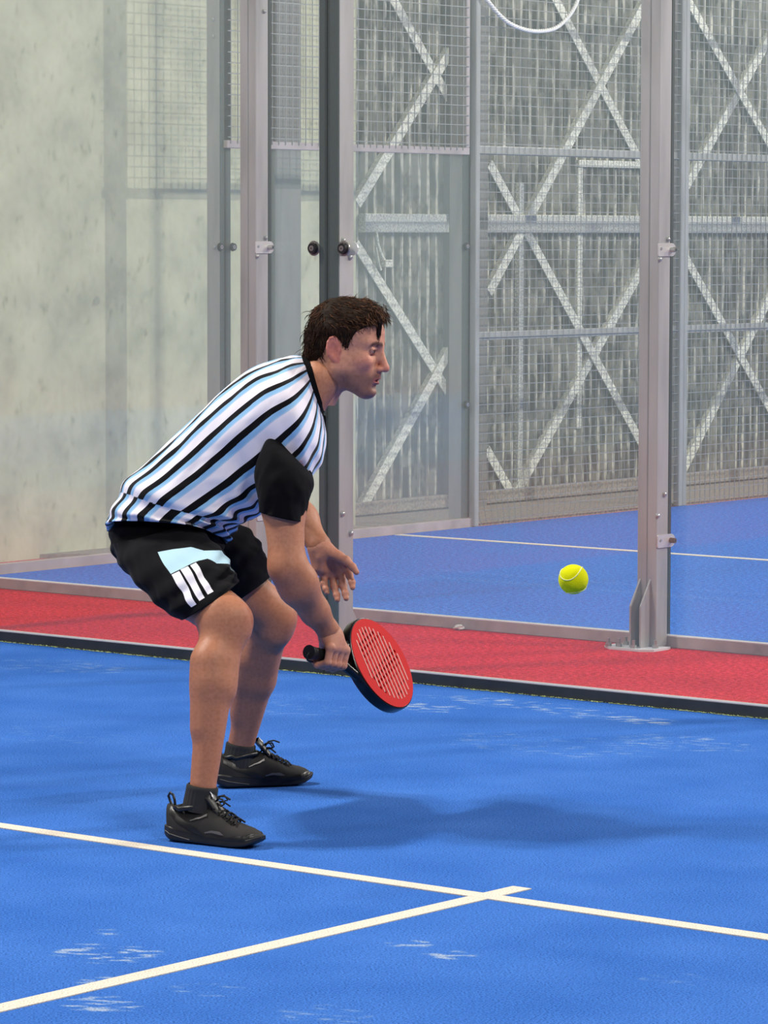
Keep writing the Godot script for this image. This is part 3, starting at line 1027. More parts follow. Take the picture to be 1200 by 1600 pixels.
# ---------------------------------------------------------------- cloth: lofted rings [centre, half-axis to the back, half-axis to the side, squareness]
func cat(a, b, c, e, t: float):
	return ((b * 2.0) + (c - a) * t + (a * 2.0 - b * 5.0 + c * 4.0 - e) * (t * t) + (b * 3.0 - a - c * 3.0 + e) * (t * t * t)) * 0.5

func ring_at(rings: Array, s: float) -> Array:
	var n := rings.size()
	var k := clampi(int(s), 0, n - 2)
	var t := s - k
	var r := []
	for j in 4:
		r.append(cat(rings[maxi(k - 1, 0)][j], rings[k][j], rings[k + 1][j], rings[mini(k + 2, n - 1)][j], t))
	return r

func spow(c: float, e: float) -> float:
	return signf(c) * pow(absf(c), 2.0 / e)

func loft(rings: Array, nth: int, sub: int, bump: Callable, lip0 := true, lip1 := true) -> ArrayMesh:
	# rings joined by smooth curves; both rims are turned inwards as hems; uv = (round the ring, along it)
	var out := new_out()
	var rows := (rings.size() - 1) * sub + 1
	var grid: Array = []
	var vs: Array = []
	for r in rows:
		var s := float(r) / sub
		var g := ring_at(rings, s)
		var line := PackedVector3Array()
		for i in nth:
			var th := TAU * i / nth
			var c: float = spow(cos(th), g[3])
			var q: float = spow(sin(th), g[3])
			var dir: Vector3 = (g[1] * c + g[2] * q)
			var b: float = bump.call(float(i) / nth, s / (rings.size() - 1))
			line.append(g[0] + dir * (1.0 + b / maxf(dir.length(), 0.02)))
		grid.append(line)
		vs.append(s / (rings.size() - 1))
	for e in [0, 1]:
		if (e == 0 and not lip0) or (e == 1 and not lip1):
			continue
		var rim: PackedVector3Array = grid[0] if e == 0 else grid[grid.size() - 1]
		var nxt: PackedVector3Array = grid[2] if e == 0 else grid[grid.size() - 3]
		var cen := Vector3()
		var cen2 := Vector3()
		for i in nth:
			cen += rim[i] / nth
			cen2 += nxt[i] / nth
		var inn := (cen2 - cen).normalized()
		for step in [[0.003, 0.001], [0.006, 0.003], [0.016, 0.012]]:
			var line := PackedVector3Array()
			for i in nth:
				var to := (cen - rim[i])
				line.append(rim[i] + to.normalized() * step[0] + inn * step[1])
			if e == 0:
				grid.push_front(line)
				vs.push_front(0.0)
			else:
				grid.push_back(line)
				vs.push_back(1.0)
	rows = grid.size()
	for r in rows:
		for i in nth + 1:
			var a: int = i % nth
			var du: Vector3 = grid[r][(a + 1) % nth] - grid[r][(a - 1 + nth) % nth]
			var dv: Vector3 = grid[mini(r + 1, rows - 1)][a] - grid[maxi(r - 1, 0)][a]
			out.v.append(grid[r][a])
			out.n.append(du.cross(dv).normalized())
			out.u.append(Vector2(float(i) / nth, vs[r]))
	# which way the normals look is settled by the first full ring
	var mid := rows / 2
	var cc := Vector3()
	for i in nth:
		cc += grid[mid][i] / nth
	var k0 := mid * (nth + 1)
	var outward: bool = out.n[k0].dot(out.v[k0] - cc) > 0.0
	if not outward:
		for i in out.n.size():
			out.n[i] = -out.n[i]
	for r in rows - 1:
		for i in nth:
			var a := r * (nth + 1) + i
			var b := a + nth + 1
			if outward:
				out.i.append_array(PackedInt32Array([a, b, a + 1, a + 1, b, b + 1]))
			else:
				out.i.append_array(PackedInt32Array([a, a + 1, b, a + 1, b + 1, b]))
	return out_mesh(out)

func flat_bump(_u: float, _v: float) -> float:
	return 0.0

# ---------------------------------------------------------------- the player
# The player's own axes: x where he faces, y up, z to his right hand side (towards the camera).
var skin_tone := Color(0.79, 0.56, 0.45)

func lin(r: float, g: float, b: float) -> Color:
	return Color(r, g, b).srgb_to_linear()

func paint_body(p: Vector3) -> Color:
	var c := lin(0.77, 0.535, 0.415)
	if p.y < 0.72:
		# legs a little browner, knees ruddier
		c = lin(0.735, 0.50, 0.38)
		var k := minf(p.distance_to(Vector3(0.0237, 0.5533, 0.3600)), p.distance_to(Vector3(0.1242, 0.4856, -0.2800)))
		c = c.lerp(lin(0.78, 0.47, 0.38), clampf(1.0 - k / 0.06, 0, 1) * 0.5)
	return c

func paint_hand(p: Vector3) -> Color:
	return lin(0.80, 0.56, 0.46)

func paint_head(p: Vector3) -> Color:
	var z := absf(p.z)
	var c := lin(0.83, 0.60, 0.50)
	# cheeks, nose and ears ruddier
	c = c.lerp(lin(0.82, 0.47, 0.40), 0.55 * clampf(1.2 - Vector3(p.x - 0.115, p.y + 0.043, z).length() / 0.028, 0, 1))
	c = c.lerp(lin(0.84, 0.50, 0.43), 0.45 * clampf(1.2 - Vector3(p.x - 0.07, p.y + 0.035, z - 0.05).length() / 0.03, 0, 1))
	if z > 0.0725 and p.x < 0.012 and p.y > -0.046:
		c = lin(0.82, 0.52, 0.46)
	# short beard shadow along jaw, chin and lip
	var beard := clampf((-0.050 - p.y - maxf(0.0, 0.03 - p.x) * 0.35) / 0.022, 0, 1) * clampf((p.x + 0.005) / 0.03, 0, 1) * clampf((p.y + 0.150) / 0.03, 0, 1)
	c = c.lerp(lin(0.42, 0.31, 0.30), beard * 0.72)
	var stache := clampf(1.3 - Vector3((p.x - 0.10) * 0.6, p.y + 0.0655, maxf(0.0, z - 0.016)).length() / 0.009, 0, 1)
	c = c.lerp(lin(0.42, 0.28, 0.26), stache * 0.5)
	# lips
	var lip := clampf(1.4 - Vector3((p.x - 0.096) * 0.5, p.y + 0.0775 + z * 0.02, maxf(0.0, z - 0.017)).length() / 0.0075, 0, 1)
	c = c.lerp(lin(0.70, 0.36, 0.36), lip * 0.85)
	# brows
	var brow := clampf(1.5 - Vector3(0, (p.y - 0.0185 - 0.10 * (z - 0.02) + 1.6 * maxf(0.0, z - 0.038) * 0.35), maxf(0.0, absf(z - 0.030) - 0.017)).length() / 0.0055, 0, 1)
	if p.x > 0.05:
		c = c.lerp(lin(0.20, 0.13, 0.11), brow * 0.85)
	# eyes: lids, white, iris
	var e := Vector3(p.x - 0.0745, p.y + 0.001, z - 0.0315)
	if e.length() < 0.0145 and p.x > 0.076:
		c = lin(0.62, 0.40, 0.35)
		if absf(e.y + 0.002) < 0.0030 - absf(e.z) * 0.16:
			c = lin(0.60, 0.54, 0.52)
			if absf(e.z) < 0.0055:
				c = lin(0.13, 0.09, 0.07)
		elif e.y > -0.001 and e.y < 0.0050 - absf(e.z) * 0.16:
			c = lin(0.22, 0.14, 0.13)
	return c

var head_turn := Transform3D()
var torso_n := FastNoiseLite.new()

func make_body() -> ArrayMesh:
	var out := new_out()
	var f := Field.new(Vector3(-0.40, -0.01, -0.68), Vector3(0.42, 1.30, 0.66), 0.0105)
	var pelvis := Vector3(-0.2408, 0.7452, 0.0000)
	var hip_r := Vector3(-0.2306, 0.6977, 0.1100)
	var hip_l := Vector3(-0.2066, 0.6997, -0.1000)
	var chest := Vector3(0.0474, 0.9940, 0.0000)
	var neck := Vector3(0.1744, 1.0913, 0.0000)
	# trunk, kept inside the clothes
	f.cap(pelvis, Vector3(-0.1032, 0.8731, 0.0000), 0.085, 0.10, 0.04)
	f.cap(Vector3(-0.1032, 0.8731, 0.0000), chest, 0.115, 0.12, 0.04)
	f.cap(Vector3(-0.2176, 0.7326, 0.0500), Vector3(-0.2036, 0.7344, -0.0500), 0.07, 0.07, 0.02)
	f.cap(Vector3(0.0753, 1.0074, 0.0900), Vector3(0.0950, 1.0060, -0.0900), 0.075, 0.075, 0.03)
	f.cap(Vector3(0.1226, 1.0444, 0.0000), Vector3(0.1979, 1.1418, 0.0080), 0.068, 0.056, 0.03)
	# near leg
	var knee_r := Vector3(-0.0415, 0.5564, 0.3450)
	f.cap(hip_r, Vector3(-0.1275, 0.6146, 0.2450), 0.050, 0.066, 0.02)
	f.cap(Vector3(-0.1275, 0.6146, 0.2450), knee_r, 0.071, 0.060, 0.03)
	f.cap(knee_r, Vector3(-0.0201, 0.5315, 0.3550), 0.056, 0.052, 0.02)
	f.cap(Vector3(-0.0017, 0.5526, 0.3700), Vector3(-0.0080, 0.5224, 0.3750), 0.034, 0.032, 0.03)
	f.cap(Vector3(-0.0457, 0.5206, 0.3600), Vector3(-0.0577, 0.3899, 0.4200), 0.052, 0.049, 0.03)
	f.cap(Vector3(-0.0577, 0.3899, 0.4200), Vector3(-0.0854, 0.1460, 0.4680), 0.046, 0.0335, 0.02)
	f.cap(Vector3(-0.0741, 0.4453, 0.4100), Vector3(-0.0871, 0.2881, 0.4450), 0.046, 0.026, 0.035)
	f.cap(Vector3(-0.0253, 0.4829, 0.3850), Vector3(-0.0352, 0.3738, 0.4200), 0.026, 0.022, 0.03)
	f.cap(Vector3(-0.0854, 0.1379, 0.4680), Vector3(-0.0927, 0.0959, 0.4680), 0.031, 0.028, 0.008)
	# far leg
	var knee_l := Vector3(0.0617, 0.4966, -0.2900)
	f.cap(hip_l, Vector3(-0.0707, 0.6090, -0.2000), 0.055, 0.070, 0.02)
	f.cap(Vector3(-0.0707, 0.6090, -0.2000), knee_l, 0.073, 0.062, 0.03)
	f.cap(knee_l, Vector3(0.0721, 0.4723, -0.2900), 0.056, 0.052, 0.02)
	f.cap(Vector3(0.0897, 0.4838, -0.2800), Vector3(0.0792, 0.4415, -0.2850), 0.034, 0.030, 0.03)
	f.cap(Vector3(0.0507, 0.4474, -0.3100), Vector3(0.0205, 0.3079, -0.3800), 0.055, 0.051, 0.03)
	f.cap(Vector3(0.0205, 0.3079, -0.3800), Vector3(-0.0279, 0.1130, -0.4500), 0.047, 0.036, 0.02)
	f.cap(Vector3(-0.0001, 0.3618, -0.3700), Vector3(-0.0231, 0.2146, -0.4200), 0.044, 0.027, 0.035)
	f.cap(Vector3(-0.0279, 0.1076, -0.4500), Vector3(-0.0314, 0.0721, -0.4500), 0.032, 0.028, 0.008)
	# near arm
	var sh_r := Vector3(0.1022, 0.9342, 0.1650)
	var el_r := Vector3(0.1197, 0.6744, 0.2650)
	f.cap(sh_r, Vector3(0.1090, 0.8272, 0.2320), 0.040, 0.052, 0.02)
	f.cap(Vector3(0.1091, 0.8274, 0.2350), el_r, 0.053, 0.045, 0.03)
	f.cap(el_r, Vector3(0.1468, 0.6230, 0.2400), 0.047, 0.049, 0.025)
	f.cap(Vector3(0.1468, 0.6230, 0.2400), Vector3(0.1882, 0.5511, 0.1800), 0.049, 0.037, 0.025)
	f.cap(Vector3(0.1882, 0.5511, 0.1800), Vector3(0.2222, 0.4966, 0.1350), 0.036, 0.0275, 0.02)
	f.cap(Vector3(0.2222, 0.4966, 0.1350), Vector3(0.2287, 0.4755, 0.1250), 0.027, 0.026, 0.015)
	f.cap(Vector3(0.1297, 0.6620, 0.2720), Vector3(0.1539, 0.6415, 0.2620), 0.030, 0.030, 0.03)
	# far arm
	f.cap(Vector3(0.1358, 0.9689, -0.1500), Vector3(0.0969, 0.8023, -0.3300), 0.05, 0.045, 0.03)
	f.cap(Vector3(0.0969, 0.8023, -0.3300), Vector3(0.1412, 0.7500, -0.2900), 0.046, 0.046, 0.025)
	f.cap(Vector3(0.1412, 0.7500, -0.2900), Vector3(0.1925, 0.6868, -0.2200), 0.044, 0.029, 0.025)
	f.cap(Vector3(0.1925, 0.6868, -0.2200), Vector3(0.2012, 0.6770, -0.2150), 0.028, 0.027, 0.015)
	f.mesh(out, Transform3D(), paint_body)
	make_head(out)
	make_open_hand(out)
	make_gripping_hand(out)
	return out_mesh(out)

func make_head(out: Dictionary) -> void:
	# head axes: x to the face, y up, z to his right; the eyes lie at y = 0
	var f := Field.new(Vector3(-0.125, -0.165, -0.10), Vector3(0.14, 0.135, 0.10), 0.0031)
	f.ell(Vector3(-0.008, 0.032, 0), Vector3(0.090, 0.084, 0.074), 0.01)
	f.ell(Vector3(0.036, 0.034, 0), Vector3(0.058, 0.058, 0.062), 0.03)
	f.ell(Vector3(0.042, -0.040, 0), Vector3(0.050, 0.078, 0.054), 0.03)
	f.cap(Vector3(-0.030, -0.050, 0), Vector3(-0.062, -0.150, 0), 0.057, 0.060, 0.035)
	for s in [-1.0, 1.0]:
		f.cap(Vector3(0.008, -0.058, s * 0.050), Vector3(0.072, -0.106, s * 0.016), 0.020, 0.018, 0.03)
		f.cap(Vector3(0.004, -0.03, s * 0.055), Vector3(0.008, -0.058, s * 0.050), 0.016, 0.019, 0.03)
		f.ell(Vector3(0.058, -0.030, s * 0.043), Vector3(0.024, 0.020, 0.020), 0.025)
		f.cap(Vector3(0.089, 0.014, s * 0.014), Vector3(0.066, 0.018, s * 0.048), 0.0085, 0.009, 0.018)
	f.ell(Vector3(0.080, -0.107, 0), Vector3(0.019, 0.017, 0.022), 0.02)
	f.ell(Vector3(0.078, -0.072, 0), Vector3(0.024, 0.024, 0.030), 0.02)
	for s in [-1.0, 1.0]:
		f.ell(Vector3(0.097, -0.004, s * 0.033), Vector3(0.020, 0.013, 0.019), 0.016, true)
	# nose
	f.cap(Vector3(0.090, 0.006, 0), Vector3(0.112, -0.038, 0), 0.0085, 0.0105, 0.012)
	f.ell(Vector3(0.1135, -0.043, 0), Vector3(0.0115, 0.0095, 0.0115), 0.008)
	for s in [-1.0, 1.0]:
		f.ell(Vector3(0.101, -0.047, s * 0.0115), Vector3(0.0115, 0.0078, 0.0075), 0.006)
		f.ell(Vector3(0.107, -0.0555, s * 0.0065), Vector3(0.0055, 0.004, 0.0035), 0.003, true)
	# eyes
	for s in [-1.0, 1.0]:
		f.ell(Vector3(0.0745, -0.001, s * 0.0315), Vector3(0.0135, 0.0125, 0.0135), 0.004)
		f.cap(Vector3(0.086, 0.0045, s * 0.021), Vector3(0.082, 0.0035, s * 0.041), 0.0036, 0.0036, 0.004)
		f.cap(Vector3(0.085, -0.0075, s * 0.022), Vector3(0.081, -0.0065, s * 0.040), 0.003, 0.003, 0.004)
	# lips with the line between them
	for s in [-1.0, 1.0]:
		f.cap(Vector3(0.0985, -0.0725, s * 0.004), Vector3(0.084, -0.0775, s * 0.024), 0.0062, 0.0035, 0.006)
		f.cap(Vector3(0.0965, -0.0845, 0), Vector3(0.084, -0.080, s * 0.021), 0.0072, 0.004, 0.006)
		f.cap(Vector3(0.101, -0.060, s * 0.005), Vector3(0.100, -0.068, s * 0.006), 0.004, 0.004, 0.008)
	f.ell(Vector3(0.106, -0.0782, 0), Vector3(0.012, 0.0016, 0.024), 0.003, true)
	f.ell(Vector3(0.097, -0.0955, 0), Vector3(0.007, 0.006, 0.018), 0.012, true)
	# ears
	for s in [-1.0, 1.0]:
		var turn := Basis(Vector3.BACK, 0.22) * Basis(Vector3.UP, 0.30 * s)
		var c := Vector3(-0.012, -0.012, s * 0.0745)
		f.ell(c, Vector3(0.0185, 0.033, 0.0075), 0.005, false, turn)
		f.ell(c + Vector3(0.003, -0.001, s * 0.010), Vector3(0.0110, 0.0195, 0.0095), 0.003, true, turn)
		var arc: Array = []
		for k in 9:
			var a := lerpf(-0.9, 3.7, k / 8.0)
			arc.append(c + turn * Vector3(0.0158 * cos(a), 0.0295 * sin(a) + 0.001, s * 0.004))
		for k in 8:
			f.cap(arc[k], arc[k + 1], 0.0036, 0.0036, 0.003)
		f.ell(c + turn * Vector3(0.004, -0.027, s * 0.003), Vector3(0.008, 0.0085, 0.005), 0.004, false, turn)
		f.ell(c + turn * Vector3(0.0145, -0.004, s * 0.003), Vector3(0.004, 0.007, 0.004), 0.004, false, turn)
	f.mesh(out, head_turn, paint_head)

func finger(f: Field, pts: Array, r0: float, r1: float) -> void:
	var n := pts.size() - 1
	for k in n:
		f.cap(pts[k], pts[k + 1], lerpf(r0, r1, float(k) / n), lerpf(r0, r1, float(k + 1) / n), 0.004)
	for k in range(1, n):
		f.ell(pts[k], Vector3.ONE * lerpf(r0, r1, float(k) / n) * 1.06, 0.004)

func make_open_hand(out: Dictionary) -> void:
	# his left hand: palm to the camera, thumb forward, fingers hanging
	var w := Vector3(0.1978, 0.6804, -0.2150)
	var f := Field.new(Vector3(0.13, 0.53, -0.30), Vector3(0.34, 0.76, -0.10), 0.0029)
	var mcp: Array = [Vector3(0.2631, 0.6342, -0.1950), Vector3(0.2494, 0.6178, -0.2050), Vector3(0.2287, 0.6085, -0.2120), Vector3(0.2064, 0.6081, -0.2150)]
	f.cap(w + (Vector3(0.1412, 0.7500, -0.2900) - w).normalized() * 0.02, w, 0.0275, 0.0265, 0.01)
	for k in 4:
		f.cap(w + Vector3(0.004 - 0.004 * k, -0.004, 0.004 - 0.003 * k), mcp[k], 0.021 - 0.001 * k, 0.0125, 0.016)
	# heel and ball of the thumb
	f.cap(Vector3(0.2151, 0.6714, -0.2000), Vector3(0.2462, 0.6597, -0.1780), 0.020, 0.015, 0.014)
	f.cap(Vector3(0.1998, 0.6544, -0.1980), Vector3(0.1998, 0.6267, -0.2000), 0.015, 0.013, 0.014)
	f.cap(Vector3(0.1839, 0.6763, -0.2220), Vector3(0.1893, 0.6256, -0.2120), 0.020, 0.016, 0.016)
	f.ell(Vector3(0.2308, 0.6350, -0.1860), Vector3(0.017, 0.014, 0.010), 0.014, true)
	finger(f, [Vector3(0.2393, 0.6628, -0.1820), Vector3(0.2652, 0.6506, -0.1650), Vector3(0.2823, 0.6345, -0.1550), Vector3(0.2926, 0.6213, -0.1500)], 0.0135, 0.0078)
	finger(f, [mcp[0], Vector3(0.2736, 0.6096, -0.1830), Vector3(0.2806, 0.5922, -0.1680), Vector3(0.2824, 0.5792, -0.1600)], 0.0108, 0.0075)
	finger(f, [mcp[1], Vector3(0.2564, 0.5812, -0.1920), Vector3(0.2634, 0.5605, -0.1760), Vector3(0.2653, 0.5493, -0.1680)], 0.0110, 0.0077)
	finger(f, [mcp[2], Vector3(0.2324, 0.5771, -0.1980), Vector3(0.2395, 0.5564, -0.1820), Vector3(0.2421, 0.5452, -0.1740)], 0.0106, 0.0075)
	finger(f, [mcp[3], Vector3(0.2049, 0.5855, -0.2000), Vector3(0.2103, 0.5712, -0.1880), Vector3(0.2138, 0.5632, -0.1820)], 0.0096, 0.0068)
	f.mesh(out, Transform3D(), paint_hand)

var grip_at := Vector3(0.2155, 0.4310, 0.1300)
var grip_axis := Vector3(0.5453, -0.2032, -0.8132)

func make_gripping_hand(out: Dictionary) -> void:
	# his right hand closed round the racket's handle, its back to the camera
	var w := Vector3(0.2270, 0.4790, 0.1270)
	var a := grip_axis
	var u := Vector3(0.25, 0.30, 0.92)
	u = (u - a * u.dot(a)).normalized()
	var q := a.cross(u)
	if q.y > 0.0:
		q = -q
	var f := Field.new(grip_at - Vector3(0.10, 0.09, 0.09), grip_at + Vector3(0.11, 0.10, 0.10), 0.0029)
	f.cap(w + Vector3(-0.006, 0.016, 0.004), w, 0.0275, 0.0265, 0.01)
	var lens := [0.040, 0.016, -0.008, -0.031]
	for k in 4:
		var o: Vector3 = grip_at + a * lens[k]
		var r := 0.0108 - 0.0006 * k
		var m: Vector3 = o + u * 0.036 + q * (-0.012)
		f.cap(w + u * 0.004, m, 0.022, 0.0135, 0.018)
		var p: Vector3 = o + u * 0.024 + q * 0.026
		var d: Vector3 = o - u * 0.008 + q * 0.028
		var t: Vector3 = o - u * 0.026 + q * 0.008
		finger(f, [m, p, d, t], r + 0.0015, r - 0.0025)
	# thumb along the far side of the handle
	finger(f, [w - u * 0.004 + a * 0.008, grip_at + a * 0.040 - u * 0.020 - q * 0.022, grip_at + a * 0.062 - u * 0.026 - q * 0.002, grip_at + a * 0.070 - u * 0.022 + q * 0.014], 0.0155, 0.0085)
	f.cap(w, grip_at + a * 0.01 - q * 0.024, 0.022, 0.018, 0.015)
	f.mesh(out, Transform3D(), paint_hand)

func hair_line(x: float) -> float:
	# lowest height of the hair at depth x of the head
	var pts := [[-0.13, -0.078], [-0.07, -0.074], [-0.046, -0.052], [-0.032, 0.004], [-0.026, 0.018], [-0.012, 0.022], [0.004, 0.010], [0.010, -0.018], [0.022, -0.022], [0.027, 0.012], [0.040, 0.044], [0.060, 0.058], [0.075, 0.066], [0.095, 0.074], [0.14, 0.08]]
	for k in pts.size() - 1:
		if x <= pts[k + 1][0]:
			return lerpf(pts[k][1], pts[k + 1][1], (x - pts[k][0]) / (pts[k + 1][0] - pts[k][0]))
	return 0.08

func paint_hair(p: Vector3) -> Color:
	return lin(0.135, 0.088, 0.07)

func make_hair(person: Node3D) -> void:
	var f := Field.new(Vector3(-0.13, -0.11, -0.11), Vector3(0.13, 0.15, 0.11), 0.0036)
	f.ell(Vector3(-0.010, 0.032, 0), Vector3(0.0985, 0.0885, 0.0795), 0.01)
	f.ell(Vector3(0.034, 0.048, 0), Vector3(0.064, 0.066, 0.066), 0.03)
	f.cap(Vector3(-0.050, -0.02, 0), Vector3(-0.058, -0.066, 0), 0.058, 0.050, 0.03)
	f.cap(Vector3(0.056, 0.084, -0.035), Vector3(0.060, 0.086, 0.030), 0.021, 0.021, 0.02)
	var n := FastNoiseLite.new()
	n.seed = 4
	n.frequency = 28.0
	n.fractal_octaves = 3
	for z in f.nz:
		for y in f.ny:
			for x in f.nx:
				var i := (z * f.ny + y) * f.nx + x
				var e := f.d[i]
				if absf(e) < 0.03:
					var p := f.lo + Vector3(x, y, z) * f.cell
					e += n.get_noise_3d(p.x * 0.5, p.y * 1.0, p.z * 1.6) * 0.005
					var lift := hair_line(p.x)
					f.d[i] = maxf(e, (lift - p.y) * 0.75)
	var out := new_out()
	f.mesh(out, Transform3D(), paint_hair)
	var mass := out_mesh(out)
	# loose strands combed forwards over the mass
	var vs: PackedVector3Array = out.v
	var ns: PackedVector3Array = out.n
	rng.seed = 2024
	var strands := 2600
	for s in strands:
		var i := rng.randi() % vs.size()
		var p := vs[i]
		if p.y < hair_line(p.x) + 0.006:
			continue
		var nn := ns[i]
		var flow := Vector3(0.9, -0.25, 0.12 * signf(p.z))
		if p.y < 0.05:
			flow = Vector3(0.15, -1.0, 0.0)
		if p.x < -0.05:
			flow = Vector3(-0.15, -1.0, 0.0)
		if p.x > 0.055 and p.y > 0.06:
			flow = Vector3(0.55, -0.5, 0.35 * signf(p.z + 0.01))
		flow += Vector3(rng.randf_range(-0.35, 0.35), rng.randf_range(-0.35, 0.35), rng.randf_range(-0.35, 0.35))
		flow = (flow - nn * flow.dot(nn)).normalized()
		var len_ := rng.randf_range(0.012, 0.028)
		var tone := rng.randf()
		var c := lin(0.15, 0.098, 0.075).lerp(lin(0.45, 0.31, 0.22), tone * tone * (1.0 if p.y > 0.05 else 0.35))
		strand(out, p - nn * 0.002, p + flow * len_ * 0.5 + nn * rng.randf_range(0.0015, 0.0045), p + flow * len_ - nn * rng.randf_range(-0.002, 0.004), rng.randf_range(0.0006, 0.0012), c)
	# the wet lock that falls over the forehead, on his right
	for k in 40:
		var z0 := rng.randf_range(0.024, 0.040)
		var a := Vector3(rng.randf_range(0.074, 0.088), rng.randf_range(0.078, 0.094), z0)
		var b := Vector3(0.096 - (z0 - 0.02) * 0.42 + rng.randf_range(-0.002, 0.002), 0.058, z0 * 0.94 + 0.002)
		var e := Vector3(0.094 - (z0 - 0.02) * 0.45 + rng.randf_range(-0.002, 0.002), rng.randf_range(0.008, 0.038), lerpf(z0, 0.034, 0.7))
		strand(out, a, b, e, rng.randf_range(0.0009, 0.0016), lin(0.10, 0.065, 0.05))
	for k in 60:
		var zz := rng.randf_range(-0.045, 0.05)
		var a := Vector3(rng.randf_range(0.066, 0.085), rng.randf_range(0.085, 0.100), zz)
		strand(out, a, a + Vector3(0.012, -0.004, 0.002), a + Vector3(0.018, -rng.randf_range(0.016, 0.030), 0.004), 0.001, lin(0.12, 0.08, 0.06))
	for k in 0:
		# thin temple and sideburn hairs
		var a := Vector3(rng.randf_range(0.020, 0.045), rng.randf_range(0.02, 0.05), 0.0)
		a.z = 0.0715 - a.x * 0.13 - maxf(0.0, a.y - 0.03) * 0.15
		strand(out, a, a + Vector3(0.004, -0.010, 0.0012), a + Vector3(0.006, -0.022, 0.0), 0.0007, lin(0.16, 0.11, 0.09))
	var o := obj("hair", out_mesh(out), M.hair, person)
	o.transform = head_turn

func strand(out: Dictionary, a: Vector3, b: Vector3, c: Vector3, r: float, tone: Color) -> void:
	# one tapering hair of three sides, bent at b
	var pts := [a, a.lerp(b, 0.6), b.lerp(c, 0.3), c]
	var base: int = out.v.size()
	for k in 4:
		var d: Vector3 = (pts[mini(k + 1, 3)] - pts[maxi(k - 1, 0)]).normalized()
		var f := frame_along(d)
		var rr: float = r * [1.0, 0.95, 0.7, 0.12][k]
		for j in 3:
			var t := TAU * j / 3.0
			var n := f.x * cos(t) + f.z * sin(t)
			out.v.append(pts[k] + n * rr)
			out.n.append(n)
			out.c.append(tone)
	for k in 3:
		for j in 3:
			var p := base + k * 3 + j
			var q := base + k * 3 + (j + 1) % 3
			out.i.append_array(PackedInt32Array([p, q, p + 3, q, q + 3, p + 3]))

# ---------------------------------------------------------------- clothes
func shirt_bump(u: float, v: float) -> float:
	# folds of the jersey: slack over the belly, drawn towards the shoulder, gathered at the hip
	var b := torso_n.get_noise_2d(cos(u * TAU) * 60.0 + 9.0, v * 150.0 + sin(u * TAU) * 60.0) * 0.009 * (1.0 - v * 0.6)
	var line := 0.215 + 0.015 * sin(u * TAU * 2.0 + 0.6)
	b += 0.012 * exp(-pow((v - line) / 0.035, 2.0)) - 0.005 * exp(-pow((v - line + 0.055) / 0.028, 2.0))
	b += 0.005 * exp(-pow((v - 0.06) / 0.05, 2.0)) * sin(u * TAU * 4.0 + v * 40.0)
	var belly := exp(-pow((u - 0.40) / 0.13, 2.0)) * (1.0 - v)
	b += belly * 0.011 * sin(v * 52.0 + u * 26.0)
	b += 0.004 * exp(-pow((v - 0.02) / 0.025, 2.0))
	return b

func shorts_bump(u: float, v: float) -> float:
	return (torso_n.get_noise_2d(cos(u * TAU) * 45.0 + 50.0, v * 70.0 + sin(u * TAU) * 45.0) * 0.008 + 0.003 * sin(v * 30.0 + u * 18.0)) * (1.0 - 0.7 * smoothstep(0.7, 1.0, v))

func sleeve_bump(u: float, v: float) -> float:
	return torso_n.get_noise_2d(cos(u * TAU) * 35.0, v * 60.0 + sin(u * TAU) * 35.0) * 0.006 * smoothstep(0.0, 0.4, v)

func shirt_print() -> ImageTexture:
	# print of the jersey: black bars with a pale blue edge on white, running from collar to hem
	var w := 2048
	var h := 256
	var data := PackedByteArray()
	data.resize(w * h * 3)
	var white := Color(0.93, 0.91, 0.945)
	var blue := Color(0.56, 0.75, 0.90)
	var black := Color(0.035, 0.035, 0.045)
	var k := 0
	for y in h:
		var v := 1.0 - float(y) / h       # image rows run down, v runs up to the collar
		v = float(y) / h
		var bw := lerpf(0.37, 0.21, v)
		for x in w:
			var u := float(x) / w
			var a := u if u <= 0.5 else 1.0 - u
			var q := a * 18.0 + 0.30
			if v < 0.175 + 0.015 * sin(u * TAU * 2.0 + 0.6):
				q += 0.30
			q = q - floorf(q)
			var c := white
			if q < bw:
				c = black
			elif q < bw + 0.25:
				c = blue.lerp(white, clampf((q - bw - 0.17) / 0.08, 0, 1) * 0.5)
			data[k] = int(c.r * 255.0)
			data[k + 1] = int(c.g * 255.0)
			data[k + 2] = int(c.b * 255.0)
			k += 3
	return ImageTexture.create_from_image(Image.create_from_data(w, h, false, Image.FORMAT_RGB8, data))

